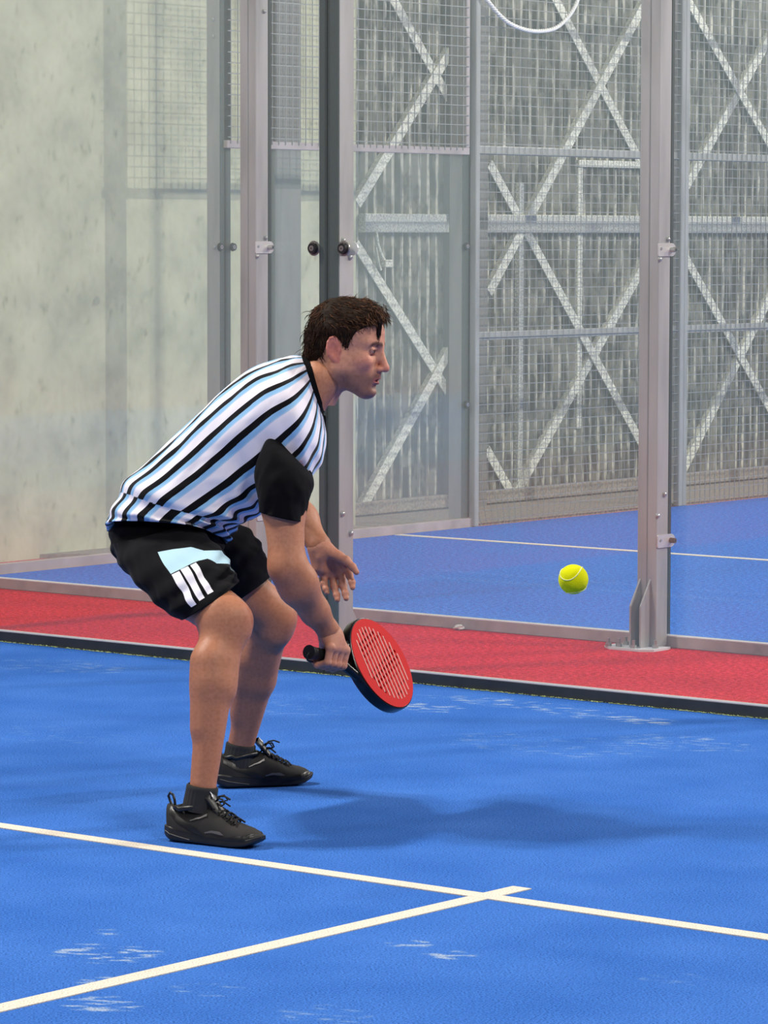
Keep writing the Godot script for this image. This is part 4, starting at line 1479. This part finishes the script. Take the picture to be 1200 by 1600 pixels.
func shorts_print() -> ImageTexture:
	# black cloth with a pale blue wedge and three white bars on the thigh
	var n := 1024
	var img := Image.create(n, n, false, Image.FORMAT_RGB8)
	img.fill(Color(0.03, 0.03, 0.045))
	paint_poly(img, PackedVector2Array([Vector2(0.2428, 0.2141), Vector2(0.2903, 0.2276), Vector2(0.3472, 0.2613), Vector2(0.3897, 0.3461), Vector2(0.5291, 0.4746), Vector2(0.4955, 0.6372), Vector2(0.5159, 0.8440), Vector2(0.5171, 0.6805), Vector2(0.3987, 0.5297), Vector2(0.3712, 0.4346), Vector2(0.3355, 0.4189), Vector2(0.3102, 0.4193), Vector2(0.2297, 0.4424)]), Color(0.72, 0.86, 0.92))
	paint_poly(img, PackedVector2Array([Vector2(0.2299, 0.4503), Vector2(0.2577, 0.4433), Vector2(0.2443, 0.6343), Vector2(0.2198, 0.8695), Vector2(0.1920, 0.8708), Vector2(0.2149, 0.6501)]), Color(0.93, 0.92, 0.95))
	paint_poly(img, PackedVector2Array([Vector2(0.2637, 0.4350), Vector2(0.2925, 0.4302), Vector2(0.2791, 0.6179), Vector2(0.2622, 0.8502), Vector2(0.2390, 0.8497), Vector2(0.2530, 0.6246)]), Color(0.93, 0.92, 0.95))
	paint_poly(img, PackedVector2Array([Vector2(0.2998, 0.4304), Vector2(0.3231, 0.4252), Vector2(0.3148, 0.6108), Vector2(0.3084, 0.8390), Vector2(0.2806, 0.8346), Vector2(0.2900, 0.6267)]), Color(0.93, 0.92, 0.95))
	return ImageTexture.create_from_image(img)

func paint_poly(img: Image, poly: PackedVector2Array, c: Color) -> void:
	var n := img.get_width()
	var lo := poly[0]
	var hi := poly[0]
	for p in poly:
		lo = lo.min(p)
		hi = hi.max(p)
	for y in range(int(lo.y * n), int(hi.y * n) + 1):
		for x in range(int(lo.x * n), int(hi.x * n) + 1):
			if Geometry2D.is_point_in_polygon(Vector2((x + 0.5) / n, (y + 0.5) / n), poly):
				img.set_pixel(clampi(x, 0, n - 1), clampi(y, 0, n - 1), c)

func cloth(c: Color, rough := 0.9) -> StandardMaterial3D:
	var m := mat(c, rough, 0.0, 0.25)
	m.rim_enabled = true
	m.rim = 0.25
	return m

func make_clothes(person: Node3D) -> void:
	torso_n.seed = 3
	torso_n.frequency = 0.03
	torso_n.fractal_octaves = 3
	M.shirt = cloth(Color(1, 1, 1))
	M.shirt.albedo_texture = shirt_print()
	M.black_cloth = cloth(Color(0.03, 0.03, 0.042))
	M.black_cloth.rim = 0.1
	M.shorts = cloth(Color(1, 1, 1))
	M.shorts.albedo_texture = shorts_print()
	M.shorts.rim = 0.1
	M.sock = cloth(Color(0.20, 0.20, 0.20), 1.0)
	var rings := [
		[Vector3(-0.2039, 0.7335, 0.0000), Vector3(-0.1541, 0.0148, 0.0000), Vector3(0.0000, 0.0450, 0.1780), 2.30],
		[Vector3(-0.1904, 0.7671, 0.0000), Vector3(-0.1641, 0.0248, 0.0000), Vector3(0.0000, 0.0300, 0.1820), 2.30],
		[Vector3(-0.1484, 0.8201, 0.0000), Vector3(-0.1589, 0.0475, 0.0000), Vector3(0.0000, 0.0100, 0.1800), 2.30],
		[Vector3(-0.0805, 0.8789, 0.0000), Vector3(-0.1396, 0.0777, 0.0000), Vector3(0.0000, 0.0000, 0.1780), 2.30],
		[Vector3(-0.0177, 0.9293, 0.0000), Vector3(-0.1186, 0.1061, 0.0000), Vector3(0.0000, 0.0000, 0.1820), 2.30],
		[Vector3(0.0408, 0.9780, 0.0000), Vector3(-0.1003, 0.1312, 0.0000), Vector3(0.0000, 0.0000, 0.2050), 2.30],
		[Vector3(0.0968, 1.0249, 0.0000), Vector3(-0.0811, 0.1412, 0.0000), Vector3(0.0000, 0.0000, 0.2250), 2.30],
		[Vector3(0.1436, 1.0627, 0.0000), Vector3(-0.0627, 0.1286, 0.0000), Vector3(0.0000, 0.0000, 0.2220), 2.15],
		[Vector3(0.1686, 1.0962, 0.0000), Vector3(-0.0460, 0.1052, 0.0000), Vector3(0.0000, 0.0000, 0.1500), 2.00],
		[Vector3(0.1803, 1.1222, 0.0000), Vector3(-0.0259, 0.0776, 0.0000), Vector3(0.0000, 0.0000, 0.0720), 2.00]]
	var shirt := obj("shirt", loft(rings, 160, 12, shirt_bump), M.shirt, person)
	tag(shirt, "white jersey with black and pale blue bars from collar to hem")
	var band := [[Vector3(0.1778, 1.1213, 0.0000), Vector3(-0.0284, 0.0818, 0.0000), Vector3(0.0000, 0.0000, 0.0780), 2.00], [Vector3(0.1844, 1.1247, 0.0000), Vector3(-0.0234, 0.0734, 0.0000), Vector3(0.0000, 0.0000, 0.0740), 2.00], [Vector3(0.1911, 1.1281, 0.0000), Vector3(-0.0184, 0.0634, 0.0000), Vector3(0.0000, 0.0000, 0.0700), 2.00]]
	obj("collar", loft(band, 64, 5, flat_bump), M.black_cloth, person)
	# placket button at the front of the collar
	var st := st_new()
	add_box(st, Vector3(0.2079, 1.0245, 0.0000) - Vector3(0.006, 0.022, 0.010), Vector3(0.2079, 1.0245, 0.0000) + Vector3(0.006, 0.022, 0.010), 0.004)
	part("placket", st, M.black_cloth, person)
	var near_sleeve := [
		[Vector3(0.1287, 0.9601, 0.1700), Vector3(-0.0526, 0.0550, 0.0000), Vector3(0.0000, 0.0000, 0.0600), 2.00],
		[Vector3(0.1214, 0.9351, 0.2050), Vector3(-0.0638, 0.0474, 0.0000), Vector3(0.0000, 0.0000, 0.0720), 2.10],
		[Vector3(0.1096, 0.8887, 0.2220), Vector3(-0.0727, 0.0228, 0.0000), Vector3(0.0000, 0.0000, 0.0800), 2.15],
		[Vector3(0.1058, 0.8419, 0.2320), Vector3(-0.0653, 0.0146, 0.0000), Vector3(0.0000, 0.0000, 0.0780), 2.15],
		[Vector3(0.1043, 0.8006, 0.2380), Vector3(-0.0571, 0.0122, 0.0000), Vector3(0.0000, 0.0000, 0.0740), 2.10]]
	obj("sleeve", loft(near_sleeve, 72, 8, sleeve_bump, false, true), M.black_cloth, person)
	var far_sleeve := [
		[Vector3(0.1401, 0.9689, -0.1500), Vector3(-0.0637, 0.0305, 0.0000), Vector3(0.0000, 0.0000, 0.0700), 2.00],
		[Vector3(0.1166, 0.8992, -0.2400), Vector3(-0.0600, 0.0128, 0.0000), Vector3(0.0000, 0.0000, 0.0750), 2.10],
		[Vector3(0.1028, 0.8258, -0.3050), Vector3(-0.0518, 0.0129, 0.0000), Vector3(0.0000, 0.0000, 0.0720), 2.10]]
	obj("sleeve", loft(far_sleeve, 48, 8, sleeve_bump, false, true), M.black_cloth, person)
	var hips := [
		[Vector3(-0.2055, 0.7873, 0.0000), Vector3(-0.1055, 0.0115, 0.0000), Vector3(0.0000, 0.0000, 0.1150), 2.10],
		[Vector3(-0.2073, 0.7335, 0.0000), Vector3(-0.1440, 0.0081, 0.0000), Vector3(0.0000, 0.0000, 0.1560), 2.20],
		[Vector3(-0.1974, 0.6847, 0.0000), Vector3(-0.1441, -0.0037, 0.0000), Vector3(0.0000, 0.0000, 0.1720), 2.20],
		[Vector3(-0.1765, 0.6410, 0.0000), Vector3(-0.1149, -0.0171, 0.0000), Vector3(0.0000, 0.0000, 0.1400), 2.00],
		[Vector3(-0.1539, 0.6158, 0.0000), Vector3(-0.0671, -0.0170, 0.0000), Vector3(0.0000, 0.0000, 0.0700), 2.00]]
	var sh := obj("shorts", loft(hips, 96, 8, shorts_bump, true, false), M.black_cloth, person)
	tag(sh, "black sports shorts with a pale blue wedge and white bars on the leg")
	obj("shorts_leg", loft([[Vector3(-0.2347, 0.7459, 0.0700), Vector3(-0.1048, -0.0286, 0.0000), Vector3(0.0000, 0.0000, 0.0940), 2.10], [Vector3(-0.2007, 0.7016, 0.1260), Vector3(-0.1167, -0.0343, 0.0000), Vector3(0.0000, 0.0000, 0.1190), 2.10], [Vector3(-0.1477, 0.6535, 0.2050), Vector3(-0.1067, -0.0431, 0.0000), Vector3(0.0000, 0.0000, 0.1180), 2.10], [Vector3(-0.1066, 0.6132, 0.2550), Vector3(-0.0890, -0.0486, 0.0000), Vector3(0.0000, 0.0000, 0.1120), 2.10], [Vector3(-0.0759, 0.5884, 0.2850), Vector3(-0.0725, -0.0484, 0.0000), Vector3(0.0000, 0.0000, 0.1060), 2.10]], 96, 10, shorts_bump, false, true), M.shorts, person)
	var far_leg := [
		[Vector3(-0.1669, 0.7095, -0.0850), Vector3(-0.0931, -0.0765, 0.0000), Vector3(0.0000, 0.0000, 0.1150), 2.10],
		[Vector3(-0.0897, 0.6709, -0.1500), Vector3(-0.0895, -0.0694, 0.0000), Vector3(0.0000, 0.0000, 0.1120), 2.10],
		[Vector3(-0.0358, 0.6171, -0.2050), Vector3(-0.0780, -0.0604, 0.0000), Vector3(0.0000, 0.0000, 0.1080), 2.10],
		[Vector3(0.0003, 0.5599, -0.2450), Vector3(-0.0611, -0.0416, 0.0000), Vector3(0.0000, 0.0000, 0.1040), 2.10]]
	obj("shorts_leg", loft(far_leg, 72, 10, shorts_bump, false, true), M.black_cloth, person)

# ---------------------------------------------------------------- shoes and socks
func prof(list: Array, x: float) -> float:
	for k in list.size() - 1:
		if x <= list[k + 1][0]:
			var t := clampf((x - list[k][0]) / (list[k + 1][0] - list[k][0]), 0, 1)
			t = t * t * (3.0 - 2.0 * t) * 0.5 + t * 0.5
			return lerpf(list[k][1], list[k + 1][1], t)
	return list[list.size() - 1][1]

func skin_rows(rows: Array, closed: bool) -> ArrayMesh:
	# rows of points joined to a smooth sheet
	var out := new_out()
	var n: int = rows[0].size()
	var m := rows.size()
	for r in m:
		for i in n:
			var i0 := (i - 1 + n) % n if closed else maxi(i - 1, 0)
			var i1 := (i + 1) % n if closed else mini(i + 1, n - 1)
			var du: Vector3 = rows[r][i1] - rows[r][i0]
			var dv: Vector3 = rows[mini(r + 1, m - 1)][i] - rows[maxi(r - 1, 0)][i]
			out.v.append(rows[r][i])
			var nn := du.cross(dv).normalized()
			out.n.append(nn)
	var mid := m / 2
	var c := Vector3()
	for i in n:
		c += rows[mid][i] / n
	var good := 0
	for i in n:
		good += 1 if out.n[mid * n + i].dot(rows[mid][i] - c) > 0.0 else -1
	if good < 0:
		for i in out.n.size():
			out.n[i] = -out.n[i]
	for r in m - 1:
		for i in (n if closed else n - 1):
			var a := r * n + i
			var b := r * n + (i + 1) % n
			if good > 0:
				out.i.append_array(PackedInt32Array([a, a + n, b, b, a + n, b + n]))
			else:
				out.i.append_array(PackedInt32Array([a, b, a + n, b, b + n, a + n]))
	return out_mesh(out)

func make_shoe(person: Node3D, heel: Vector3, yaw: float, side: float, size := 1.0) -> void:
	# a black running shoe, x from heel to toe; side = +1 when its outer flank looks to +z
	var shoe := Node3D.new()
	shoe.name = "shoe"
	shoe.position = heel
	shoe.basis = Basis(Vector3.UP, yaw) * Basis.from_scale(Vector3.ONE * size)
	person.add_child(shoe, true)
	var wid := [[-0.022, 0.018], [-0.012, 0.032], [0.01, 0.043], [0.06, 0.045], [0.12, 0.045], [0.19, 0.048], [0.225, 0.048], [0.255, 0.042], [0.272, 0.030], [0.282, 0.012]]
	var under := [[-0.022, 0.026], [-0.010, 0.008], [0.01, 0.001], [0.2, 0.0], [0.24, 0.004], [0.27, 0.016], [0.282, 0.026]]
	var over := [[-0.022, 0.042], [0.0, 0.046], [0.05, 0.040], [0.12, 0.031], [0.2, 0.026], [0.25, 0.027], [0.275, 0.034], [0.282, 0.034]]
	# sole: outline swept, waisted at its middle
	var rows: Array = []
	var nx := 40
	for r in nx + 1:
		var x := lerpf(-0.022, 0.282, r / float(nx))
		var w := prof(wid, x)
		var y0 := prof(under, x)
		var y1 := prof(over, x)
		var row: Array[Vector3] = []
		for k in 20:
			var a := TAU * k / 20.0
			var yy := sin(a)
			var waist := 1.0 - 0.10 * exp(-pow((yy - 0.1) / 0.25, 2.0))
			row.append(Vector3(x, lerpf(y0, y1, 0.5 + 0.5 * spow(yy, 4.0)), spow(cos(a), 4.0) * w * waist))
		rows.append(row)
	var sole := obj("sole", skin_rows(rows, true), M.sole, shoe)
	for e in [0, nx]:
		var st0 := st_new()
		for k in range(1, 19):
			tri_out(st0, rows[e][0], rows[e][k], rows[e][k + 1], rows[nx / 2][0])
		part("sole_end", st0, M.sole, sole)
	# pale seam line round the sole's heel and a tread line below
	var st := st_new()
	for s in [-1.0, 1.0]:
		var line: Array = []
		for k in 16:
			var x := lerpf(-0.012, 0.075, k / 15.0)
			line.append(Vector3(x, lerpf(prof(under, x), prof(over, x), 0.55 - 0.25 * k / 15.0), s * prof(wid, x) * 0.955))
		add_tube(st, line, 0.0016, 5)
	part("sole_line", st, M.shoe_grey, sole)
	# upper
	var uw := [[-0.012, 0.022], [0.0, 0.034], [0.03, 0.042], [0.09, 0.043], [0.15, 0.044], [0.2, 0.045], [0.235, 0.043], [0.26, 0.034], [0.276, 0.016]]
	var top := [[-0.012, 0.098], [0.02, 0.092], [0.06, 0.086], [0.10, 0.096], [0.125, 0.100], [0.16, 0.084], [0.20, 0.064], [0.24, 0.054], [0.262, 0.046], [0.276, 0.034]]
	rows = []
	for r in 37:
		var x := lerpf(-0.012, 0.276, r / 36.0)
		var w := prof(uw, x)
		var y0 := prof(over, x) - 0.006
		var y1 := prof(top, x)
		var row: Array[Vector3] = []
		for k in 21:
			var a := PI * k / 20.0
			var sq := lerpf(2.6, 2.1, clampf(x / 0.2, 0, 1))
			var zz := spow(cos(a), sq) * w
			var lean := 1.0 - 0.10 * sin(a) * clampf(1.0 - x / 0.2, 0, 1)
			row.append(Vector3(x - (0.006 * sin(a) if x < 0.02 else 0.0), lerpf(y0, y1, spow(sin(a), sq)), zz * lean))
		rows.append(row)
	var upper := obj("upper", skin_rows(rows, false), M.shoe_mesh, shoe)
	st = st_new()
	for k in range(1, 19):
		tri_out(st, rows[0][0], rows[0][k], rows[0][k + 1], rows[10][10])
	part("heel_counter", st, M.shoe_black, upper)
	# padded collar round the ankle
	st = st_new()
	var loop: Array = []
	for k in 22:
		var a := TAU * k / 22.0
		var x := 0.060 + 0.052 * cos(a)
		loop.append(Vector3(x, 0.092 + 0.010 * cos(a) - 0.003 * cos(2 * a) + (0.008 if cos(a) < -0.6 else 0.0), 0.0375 * sin(a)))
	add_tube(st, loop, 0.0075, 8, true)
	part("ankle_collar", st, M.shoe_black, upper)
	# toe guard and side overlays lying just proud of the upper
	for s in [-1.0, 1.0]:
		st = st_new()
		overlay(st, uw, top, over, s, [[0.165, 0.0], [0.20, 0.18], [0.235, 0.42], [0.262, 0.72], [0.276, 0.95]], [[0.165, 0.0], [0.276, 0.0]], 0.165, 0.275)
		part("toe_guard", st, M.shoe_black, upper)
		st = st_new()
		overlay(st, uw, top, over, s, [[0.0, 0.95], [0.04, 0.62], [0.09, 0.30], [0.12, 0.06]], [[0.0, 0.62], [0.04, 0.32], [0.09, 0.05], [0.12, 0.0]], 0.0, 0.12)
		part("heel_strap", st, M.shoe_black, upper)
		st = st_new()
		overlay(st, uw, top, over, s, [[0.125, 0.16], [0.15, 0.30], [0.172, 0.34], [0.185, 0.26]], [[0.125, 0.12], [0.15, 0.20], [0.172, 0.20], [0.185, 0.24]], 0.125, 0.185, 0.0022)
		part("side_badge", st, M.shoe_shine, upper)
		st = st_new()
		overlay(st, uw, top, over, s, [[0.075, 0.56], [0.10, 0.66], [0.125, 0.78]], [[0.075, 0.52], [0.10, 0.60], [0.125, 0.70]], 0.075, 0.125, 0.0022)
		part("eyelet_stay", st, M.shoe_shine, upper)
	# tongue
	rows = []
	for r in 9:
		var t := r / 8.0
		var c := Vector3(lerpf(0.160, 0.112, t), lerpf(0.082, 0.140, t), 0)
		var row: Array[Vector3] = []
		for k in 12:
			var a := TAU * k / 12.0
			var hw := lerpf(0.020, 0.024, t) * (1.0 if r < 8 else 0.7)
			row.append(c + Vector3(0.6, 0.75, 0).normalized() * (0.006 * sin(a) - 0.010 * pow(cos(a), 2.0)) + Vector3(0, 0, hw * cos(a)))
		rows.append(row)
	var tongue := obj("tongue", skin_rows(rows, true), M.shoe_black, shoe)
	# small white reptile-like mark on the tongue: body, tail and open jaws
	st = st_new()
	var mark_xf := Transform3D(Basis(Vector3(0.64, -0.54, 0.5 * side).normalized(), Vector3(-0.4, 0.8, 0.42 * side).normalized(), Vector3(0.6, 0.65, 0.5 * side).normalized()).orthonormalized(), Vector3(0.127, 0.133, 0.012 * side))
	add_prism(st, PackedVector2Array([Vector2(-0.011, 0.001), Vector2(-0.006, -0.004), Vector2(0.002, -0.0045), Vector2(0.008, -0.002), Vector2(0.012, -0.003), Vector2(0.008, 0.001), Vector2(0.011, 0.004), Vector2(0.004, 0.003), Vector2(-0.003, 0.002), Vector2(-0.007, 0.006), Vector2(-0.009, 0.0055), Vector2(-0.0065, 0.0015)]), 0.0015, mark_xf)
	part("emblem", st, M.white_mark, tongue)
	# laces: crossings, then a bow
	st = st_new()
	for k in 6:
		var x := 0.130 + k * 0.0138
		var y := prof(top, x) + 0.004
		var wz := lerpf(0.020, 0.025, k / 5.0)
		add_tube(st, [Vector3(x - 0.004, y - 0.006, -wz), Vector3(x, y + 0.002, -wz * 0.4), Vector3(x + 0.004, y + 0.002, wz * 0.4), Vector3(x + 0.010, y - 0.007, wz)], 0.0028, 6)
		add_tube(st, [Vector3(x - 0.004, y - 0.006, wz), Vector3(x, y + 0.0035, wz * 0.4), Vector3(x + 0.004, y + 0.0035, -wz * 0.4), Vector3(x + 0.010, y - 0.007, -wz)], 0.0028, 6)
	var kn := Vector3(0.132, 0.112, 0.0)
	add_tube(st, [kn + Vector3(-0.005, 0, -0.005), kn, kn + Vector3(0.005, -0.001, 0.005)], 0.006, 6)
	add_tube(st, [kn, kn + Vector3(0.012, 0.013, 0.008 * side), kn + Vector3(0.030, 0.012, 0.014 * side), kn + Vector3(0.037, 0.0, 0.016 * side), kn + Vector3(0.026, -0.006, 0.014 * side), kn + Vector3(0.010, -0.002, 0.006 * side), kn], 0.0027, 6)
	add_tube(st, [kn, kn + Vector3(0.002, 0.014, -0.010 * side), kn + Vector3(0.012, 0.017, -0.024 * side), kn + Vector3(0.020, 0.004, -0.028 * side), kn + Vector3(0.010, 0.0, -0.014 * side), kn], 0.0027, 6)
	add_tube(st, [kn, kn + Vector3(0.016, 0.018, 0.004 * side), kn + Vector3(0.034, 0.020, 0.008 * side), kn + Vector3(0.052, 0.013, 0.010 * side)], 0.0026, 6)
	add_tube(st, [kn, kn + Vector3(0.014, 0.002, -0.014 * side), kn + Vector3(0.030, -0.012, -0.026 * side)], 0.0026, 6)
	part("laces", st, M.lace, shoe)
	# pull loop at the heel
	st = st_new()
	add_tube(st, [Vector3(-0.004, 0.088, 0), Vector3(-0.014, 0.104, 0), Vector3(-0.020, 0.118, 0), Vector3(-0.014, 0.127, 0), Vector3(-0.004, 0.121, 0), Vector3(0.0, 0.108, 0), Vector3(0.002, 0.095, 0)], 0.0036, 6)
	part("pull_loop", st, M.shoe_black, shoe)

func overlay(st: SurfaceTool, uw: Array, top: Array, over: Array, s: float, hi: Array, lo: Array, x0: float, x1: float, lift := 0.0014) -> void:
	# a patch of the upper's flank between two height curves (0 sole, 1 top), raised a little
	var n := 14
	var prev: Array = []
	for r in n + 1:
		var x := lerpf(x0, x1, r / float(n))
		var line: Array[Vector3] = []
		for k in 5:
			var f := clampf(lerpf(prof(lo, x), prof(hi, x), k / 4.0), 0.0, 0.98)
			var sq := lerpf(2.6, 2.1, clampf(x / 0.2, 0, 1))
			var sa := pow(f, sq / 2.0)
			var ca := sqrt(maxf(0.0, 1.0 - sa * sa))
			var lean := 1.0 - 0.10 * sa * clampf(1.0 - x / 0.2, 0, 1)
			var y0 := prof(over, x) - 0.006
			var z := (spow(ca, sq) * prof(uw, x) * lean + lift) * s
			line.append(Vector3(x, lerpf(y0, prof(top, x), f) + lift * f, z))
		if r > 0:
			for k in 4:
				quad_out(st, prev[k], prev[k + 1], line[k + 1], line[k], Vector3(x, 0.0, 0.0))
		prev = line

func make_sock(person: Node3D, a: Vector3, b: Vector3, ra: float, rb: float) -> void:
	# ribbed ankle sock from inside the shoe to its cuff
	var f := frame_along(b - a)
	var rows: Array = []
	for r in 12:
		var t := r / 11.0
		var row: Array[Vector3] = []
		for k in 96:
			var an := TAU * k / 96.0
			var rr := lerpf(ra, rb, t) + (0.0008 * sin(an * 24.0) if t < 0.8 else 0.0) + (0.0012 if t > 0.8 else 0.0)
			if r == 11:
				rr -= 0.004
			row.append(a.lerp(b, minf(t, 0.96)) + (f.x * cos(an) * 1.0 + f.z * sin(an)) * rr)
		rows.append(row)
	obj("sock", skin_rows(rows, true), M.sock, person)

# ---------------------------------------------------------------- racket and ball
func make_racket(person_xf: Transform3D) -> void:
	# teardrop padel racket, held by the handle
	var a := grip_axis
	var w := Vector3(-0.22, 0.82, -0.52)
	w = (w - a * w.dot(a)).normalized()
	var n := a.cross(w)
	var t := thing("racket", "red padel racket with black rim and handle held in the player's right hand", "racket")
	t.transform = person_xf * Transform3D(Basis(w, a, -n).orthonormalized(), grip_at)
	# own axes: y along the handle to the head, x across the face, z through it
	var cy := 0.245
	var outline := PackedVector2Array()
	for k in 56:
		var th := TAU * k / 56.0
		var rx := 0.128
		var ry := 0.132
		var p := Vector2(rx * sin(th), cy + ry * cos(th))
		outline.append(p)
	var th2 := 0.019
	# drilled face: rows of round holes between two skins, built as a plate with holes
	var holes: Array = []
	for j in range(-5, 6):
		for i in range(-5, 6):
			var p := Vector2(i * 0.0175 + (0.00875 if absi(j) % 2 == 1 else 0.0), j * 0.0165)
			if p.length() < 0.094:
				holes.append(p + Vector2(0, cy))
	var face := CSGPolygon3D.new()
	face.polygon = outline
	face.depth = th2 * 2.0 - 0.004
	face.position = Vector3(0, 0, th2 - 0.002)
	var comb := CSGCombiner3D.new()
	comb.name = "face"
	comb.material_override = M.racket_red
	face.name = "plate"
	comb.add_child(face)
	for h in holes:
		var c := CSGCylinder3D.new()
		c.name = "hole"
		c.radius = 0.0052
		c.height = 0.06
		c.sides = 8
		c.position = Vector3(h.x, h.y, 0)
		c.rotation.x = PI / 2
		c.operation = CSGShape3D.OPERATION_SUBTRACTION
		comb.add_child(c, true)
	t.add_child(comb)
	# pale printed stripes across both faces
	var st := st_new()
	for s in [-1.0, 1.0]:
		for k in range(-5, 6):
			var y := k * 0.0185 + 0.004
			var half := sqrt(maxf(0.0, 0.104 * 0.104 - y * y))
			if half > 0.02:
				var xf := Transform3D(Basis(Vector3.BACK, -0.16), Vector3(0, cy + y, s * (th2 - 0.0018)))
				add_box(st, Vector3(-half, -0.0026, -0.0009), Vector3(half, 0.0026, 0.0009), 0.0, xf)
	part("face_stripes", st, M.racket_pale, t)
	# rim
	var rows: Array = []
	for k in 73:
		var th := TAU * k / 72.0
		var d := Vector3(sin(th) * 1.0, cos(th), 0)
		var c := Vector3(0.128 * sin(th), cy + 0.132 * cos(th), 0)
		var row: Array[Vector3] = []
		for j in 12:
			var e := TAU * j / 12.0
			row.append(c + d * (0.005 * spow(cos(e), 3.0)) + Vector3(0, 0, (th2 - 0.0035) * spow(sin(e), 5.0)))
		rows.append(row)
	obj("rim", skin_rows(rows, true), M.racket_black, t)
	# throat bars
	st = st_new()
	for s in [-1.0, 1.0]:
		add_tube(st, [Vector3(s * 0.012, 0.062, 0), Vector3(s * 0.026, 0.085, 0), Vector3(s * 0.05, cy - 0.112, 0)], 0.0125, 8)
	part("throat", st, M.racket_black, t)
	# handle with wound grip and butt cap
	rows = []
	for r in 33:
		var tt := r / 32.0
		var y := lerpf(-0.062, 0.066, tt)
		var row: Array[Vector3] = []
		for k in 20:
			var an := TAU * k / 20.0
			var rr := 0.0158 + 0.0008 * sin(tt * 40.0 + an)
			if r == 0 or r == 32:
				rr *= 0.82
			row.append(Vector3(cos(an) * rr, y, sin(an) * rr * 0.92))
		rows.append(row)
	var handle := obj("handle", skin_rows(rows, true), M.rubber, t)
	st = st_new()
	add_cyl(st, Vector3(0, -0.078, 0), Vector3(0, -0.060, 0), 0.019, 0.0165, 20)
	part("butt_cap", st, M.rubber, handle)
	# wrist strap hanging from the butt
	st = st_new()
	add_tube(st, [Vector3(0, -0.076, 0), Vector3(-0.010, -0.086, 0.004), Vector3(-0.018, -0.080, 0.010), Vector3(-0.020, -0.066, 0.012), Vector3(-0.018, -0.05, 0.014)], 0.0028, 6)
	part("wrist_strap", st, M.rubber, t)

func make_ball() -> void:
	var t := thing("ball", "yellow-green padel ball in flight in front of the glass", "ball", Vector3(-4.620, 0.775, -6.379))
	t.rotation = Vector3(0.5, 0.3, 0.9)
	var r := 0.0325
	var sm := SphereMesh.new()
	sm.radius = r
	sm.height = 2.0 * r
	sm.radial_segments = 40
	sm.rings = 24
	obj("felt", sm, M.felt, t)
	var line: Array = []
	for k in 64:
		var s := TAU * k / 64.0
		line.append(Vector3(3.0 * cos(s) + cos(3.0 * s), 3.0 * sin(s) - sin(3.0 * s), 2.0 * sqrt(3.0) * sin(2.0 * s)).normalized() * (r + 0.0002))
	var st := st_new()
	add_tube(st, line, 0.0013, 6, true)
	part("seam", st, M.seam, t)

func player() -> void:
	M.skin = mat(Color(1, 1, 1), 0.52, 0.0, 0.4)
	M.skin.vertex_color_use_as_albedo = true
	M.skin.albedo_texture = noise_texture(0.03, 41, 512, ramp([[0.0, Color(0.86, 0.82, 0.80)], [0.5, Color(0.95, 0.94, 0.93)], [1.0, Color(1, 1, 1)]]), 5)
	M.skin.uv1_triplanar = true
	M.skin.uv1_scale = Vector3(5, 5, 5)
	M.skin.subsurf_scatter_enabled = true
	M.skin.subsurf_scatter_strength = 0.08
	M.hair = mat(Color(1, 1, 1), 0.7, 0.0, 0.25)
	M.hair.vertex_color_use_as_albedo = true
	M.sole = mat(Color(0.105, 0.10, 0.097), 0.5)
	M.shoe_grey = mat(Color(0.30, 0.29, 0.28), 0.5)
	M.shoe_mesh = mat(Color(0.125, 0.115, 0.105), 0.8)
	M.shoe_black = mat(Color(0.055, 0.055, 0.055), 0.4)
	M.shoe_shine = mat(Color(0.42, 0.41, 0.40), 0.35, 0.3)
	M.lace = mat(Color(0.025, 0.025, 0.025), 0.8)
	M.white_mark = mat(Color(0.92, 0.92, 0.92), 0.6)
	M.racket_red = mat(Color(0.78, 0.06, 0.07), 0.6, 0.0, 0.25)
	M.racket_pale = mat(Color(0.84, 0.52, 0.48), 0.6)
	M.racket_black = mat(Color(0.02, 0.02, 0.025), 0.25)
	M.felt = mat(Color(0.92, 0.93, 0.08), 0.95, 0.0, 0.1)
	M.felt.heightmap_enabled = true
	M.felt.heightmap_texture = noise_texture(0.2, 55, 256, null, 2)
	M.felt.heightmap_scale = 0.2
	M.felt.uv1_triplanar = true
	M.felt.uv1_scale = Vector3(12, 12, 12)
	M.felt.rim_enabled = true
	M.felt.rim = 0.5
	M.seam = mat(Color(0.88, 0.90, 0.62), 0.8)
	head_turn = Transform3D(Basis(Vector3.UP, deg_to_rad(-15.0)) * Basis(Vector3.BACK, deg_to_rad(-10.0)), Vector3(0.2661, 1.2317, 0.0000))
	var person := thing("person", "man in a black and white barred jersey crouching with a racket", "person", Vector3(-6.260, 0.0, -7.176))
	person.rotation.y = deg_to_rad(38.90)
	obj("body", make_body(), M.skin, person)
	make_hair(person)
	make_clothes(person)
	make_shoe(person, Vector3(-0.1589, 0.0, 0.4350), deg_to_rad(-30.0), 1.0, 0.93)
	make_shoe(person, Vector3(-0.0817, 0.0, -0.4300), deg_to_rad(18.0), -1.0, 0.93)
	make_sock(person, Vector3(-0.0960, 0.0794, 0.4660), Vector3(-0.0862, 0.1460, 0.4680), 0.043, 0.0385)
	make_sock(person, Vector3(-0.0350, 0.0579, -0.4500), Vector3(-0.0261, 0.1219, -0.4500), 0.043, 0.040)
	make_racket(person.transform)
	make_ball()

func _ready() -> void:
	set_camera()
	set_materials()
	set_lights()
	floors()
	walls()
	fences()
	player()
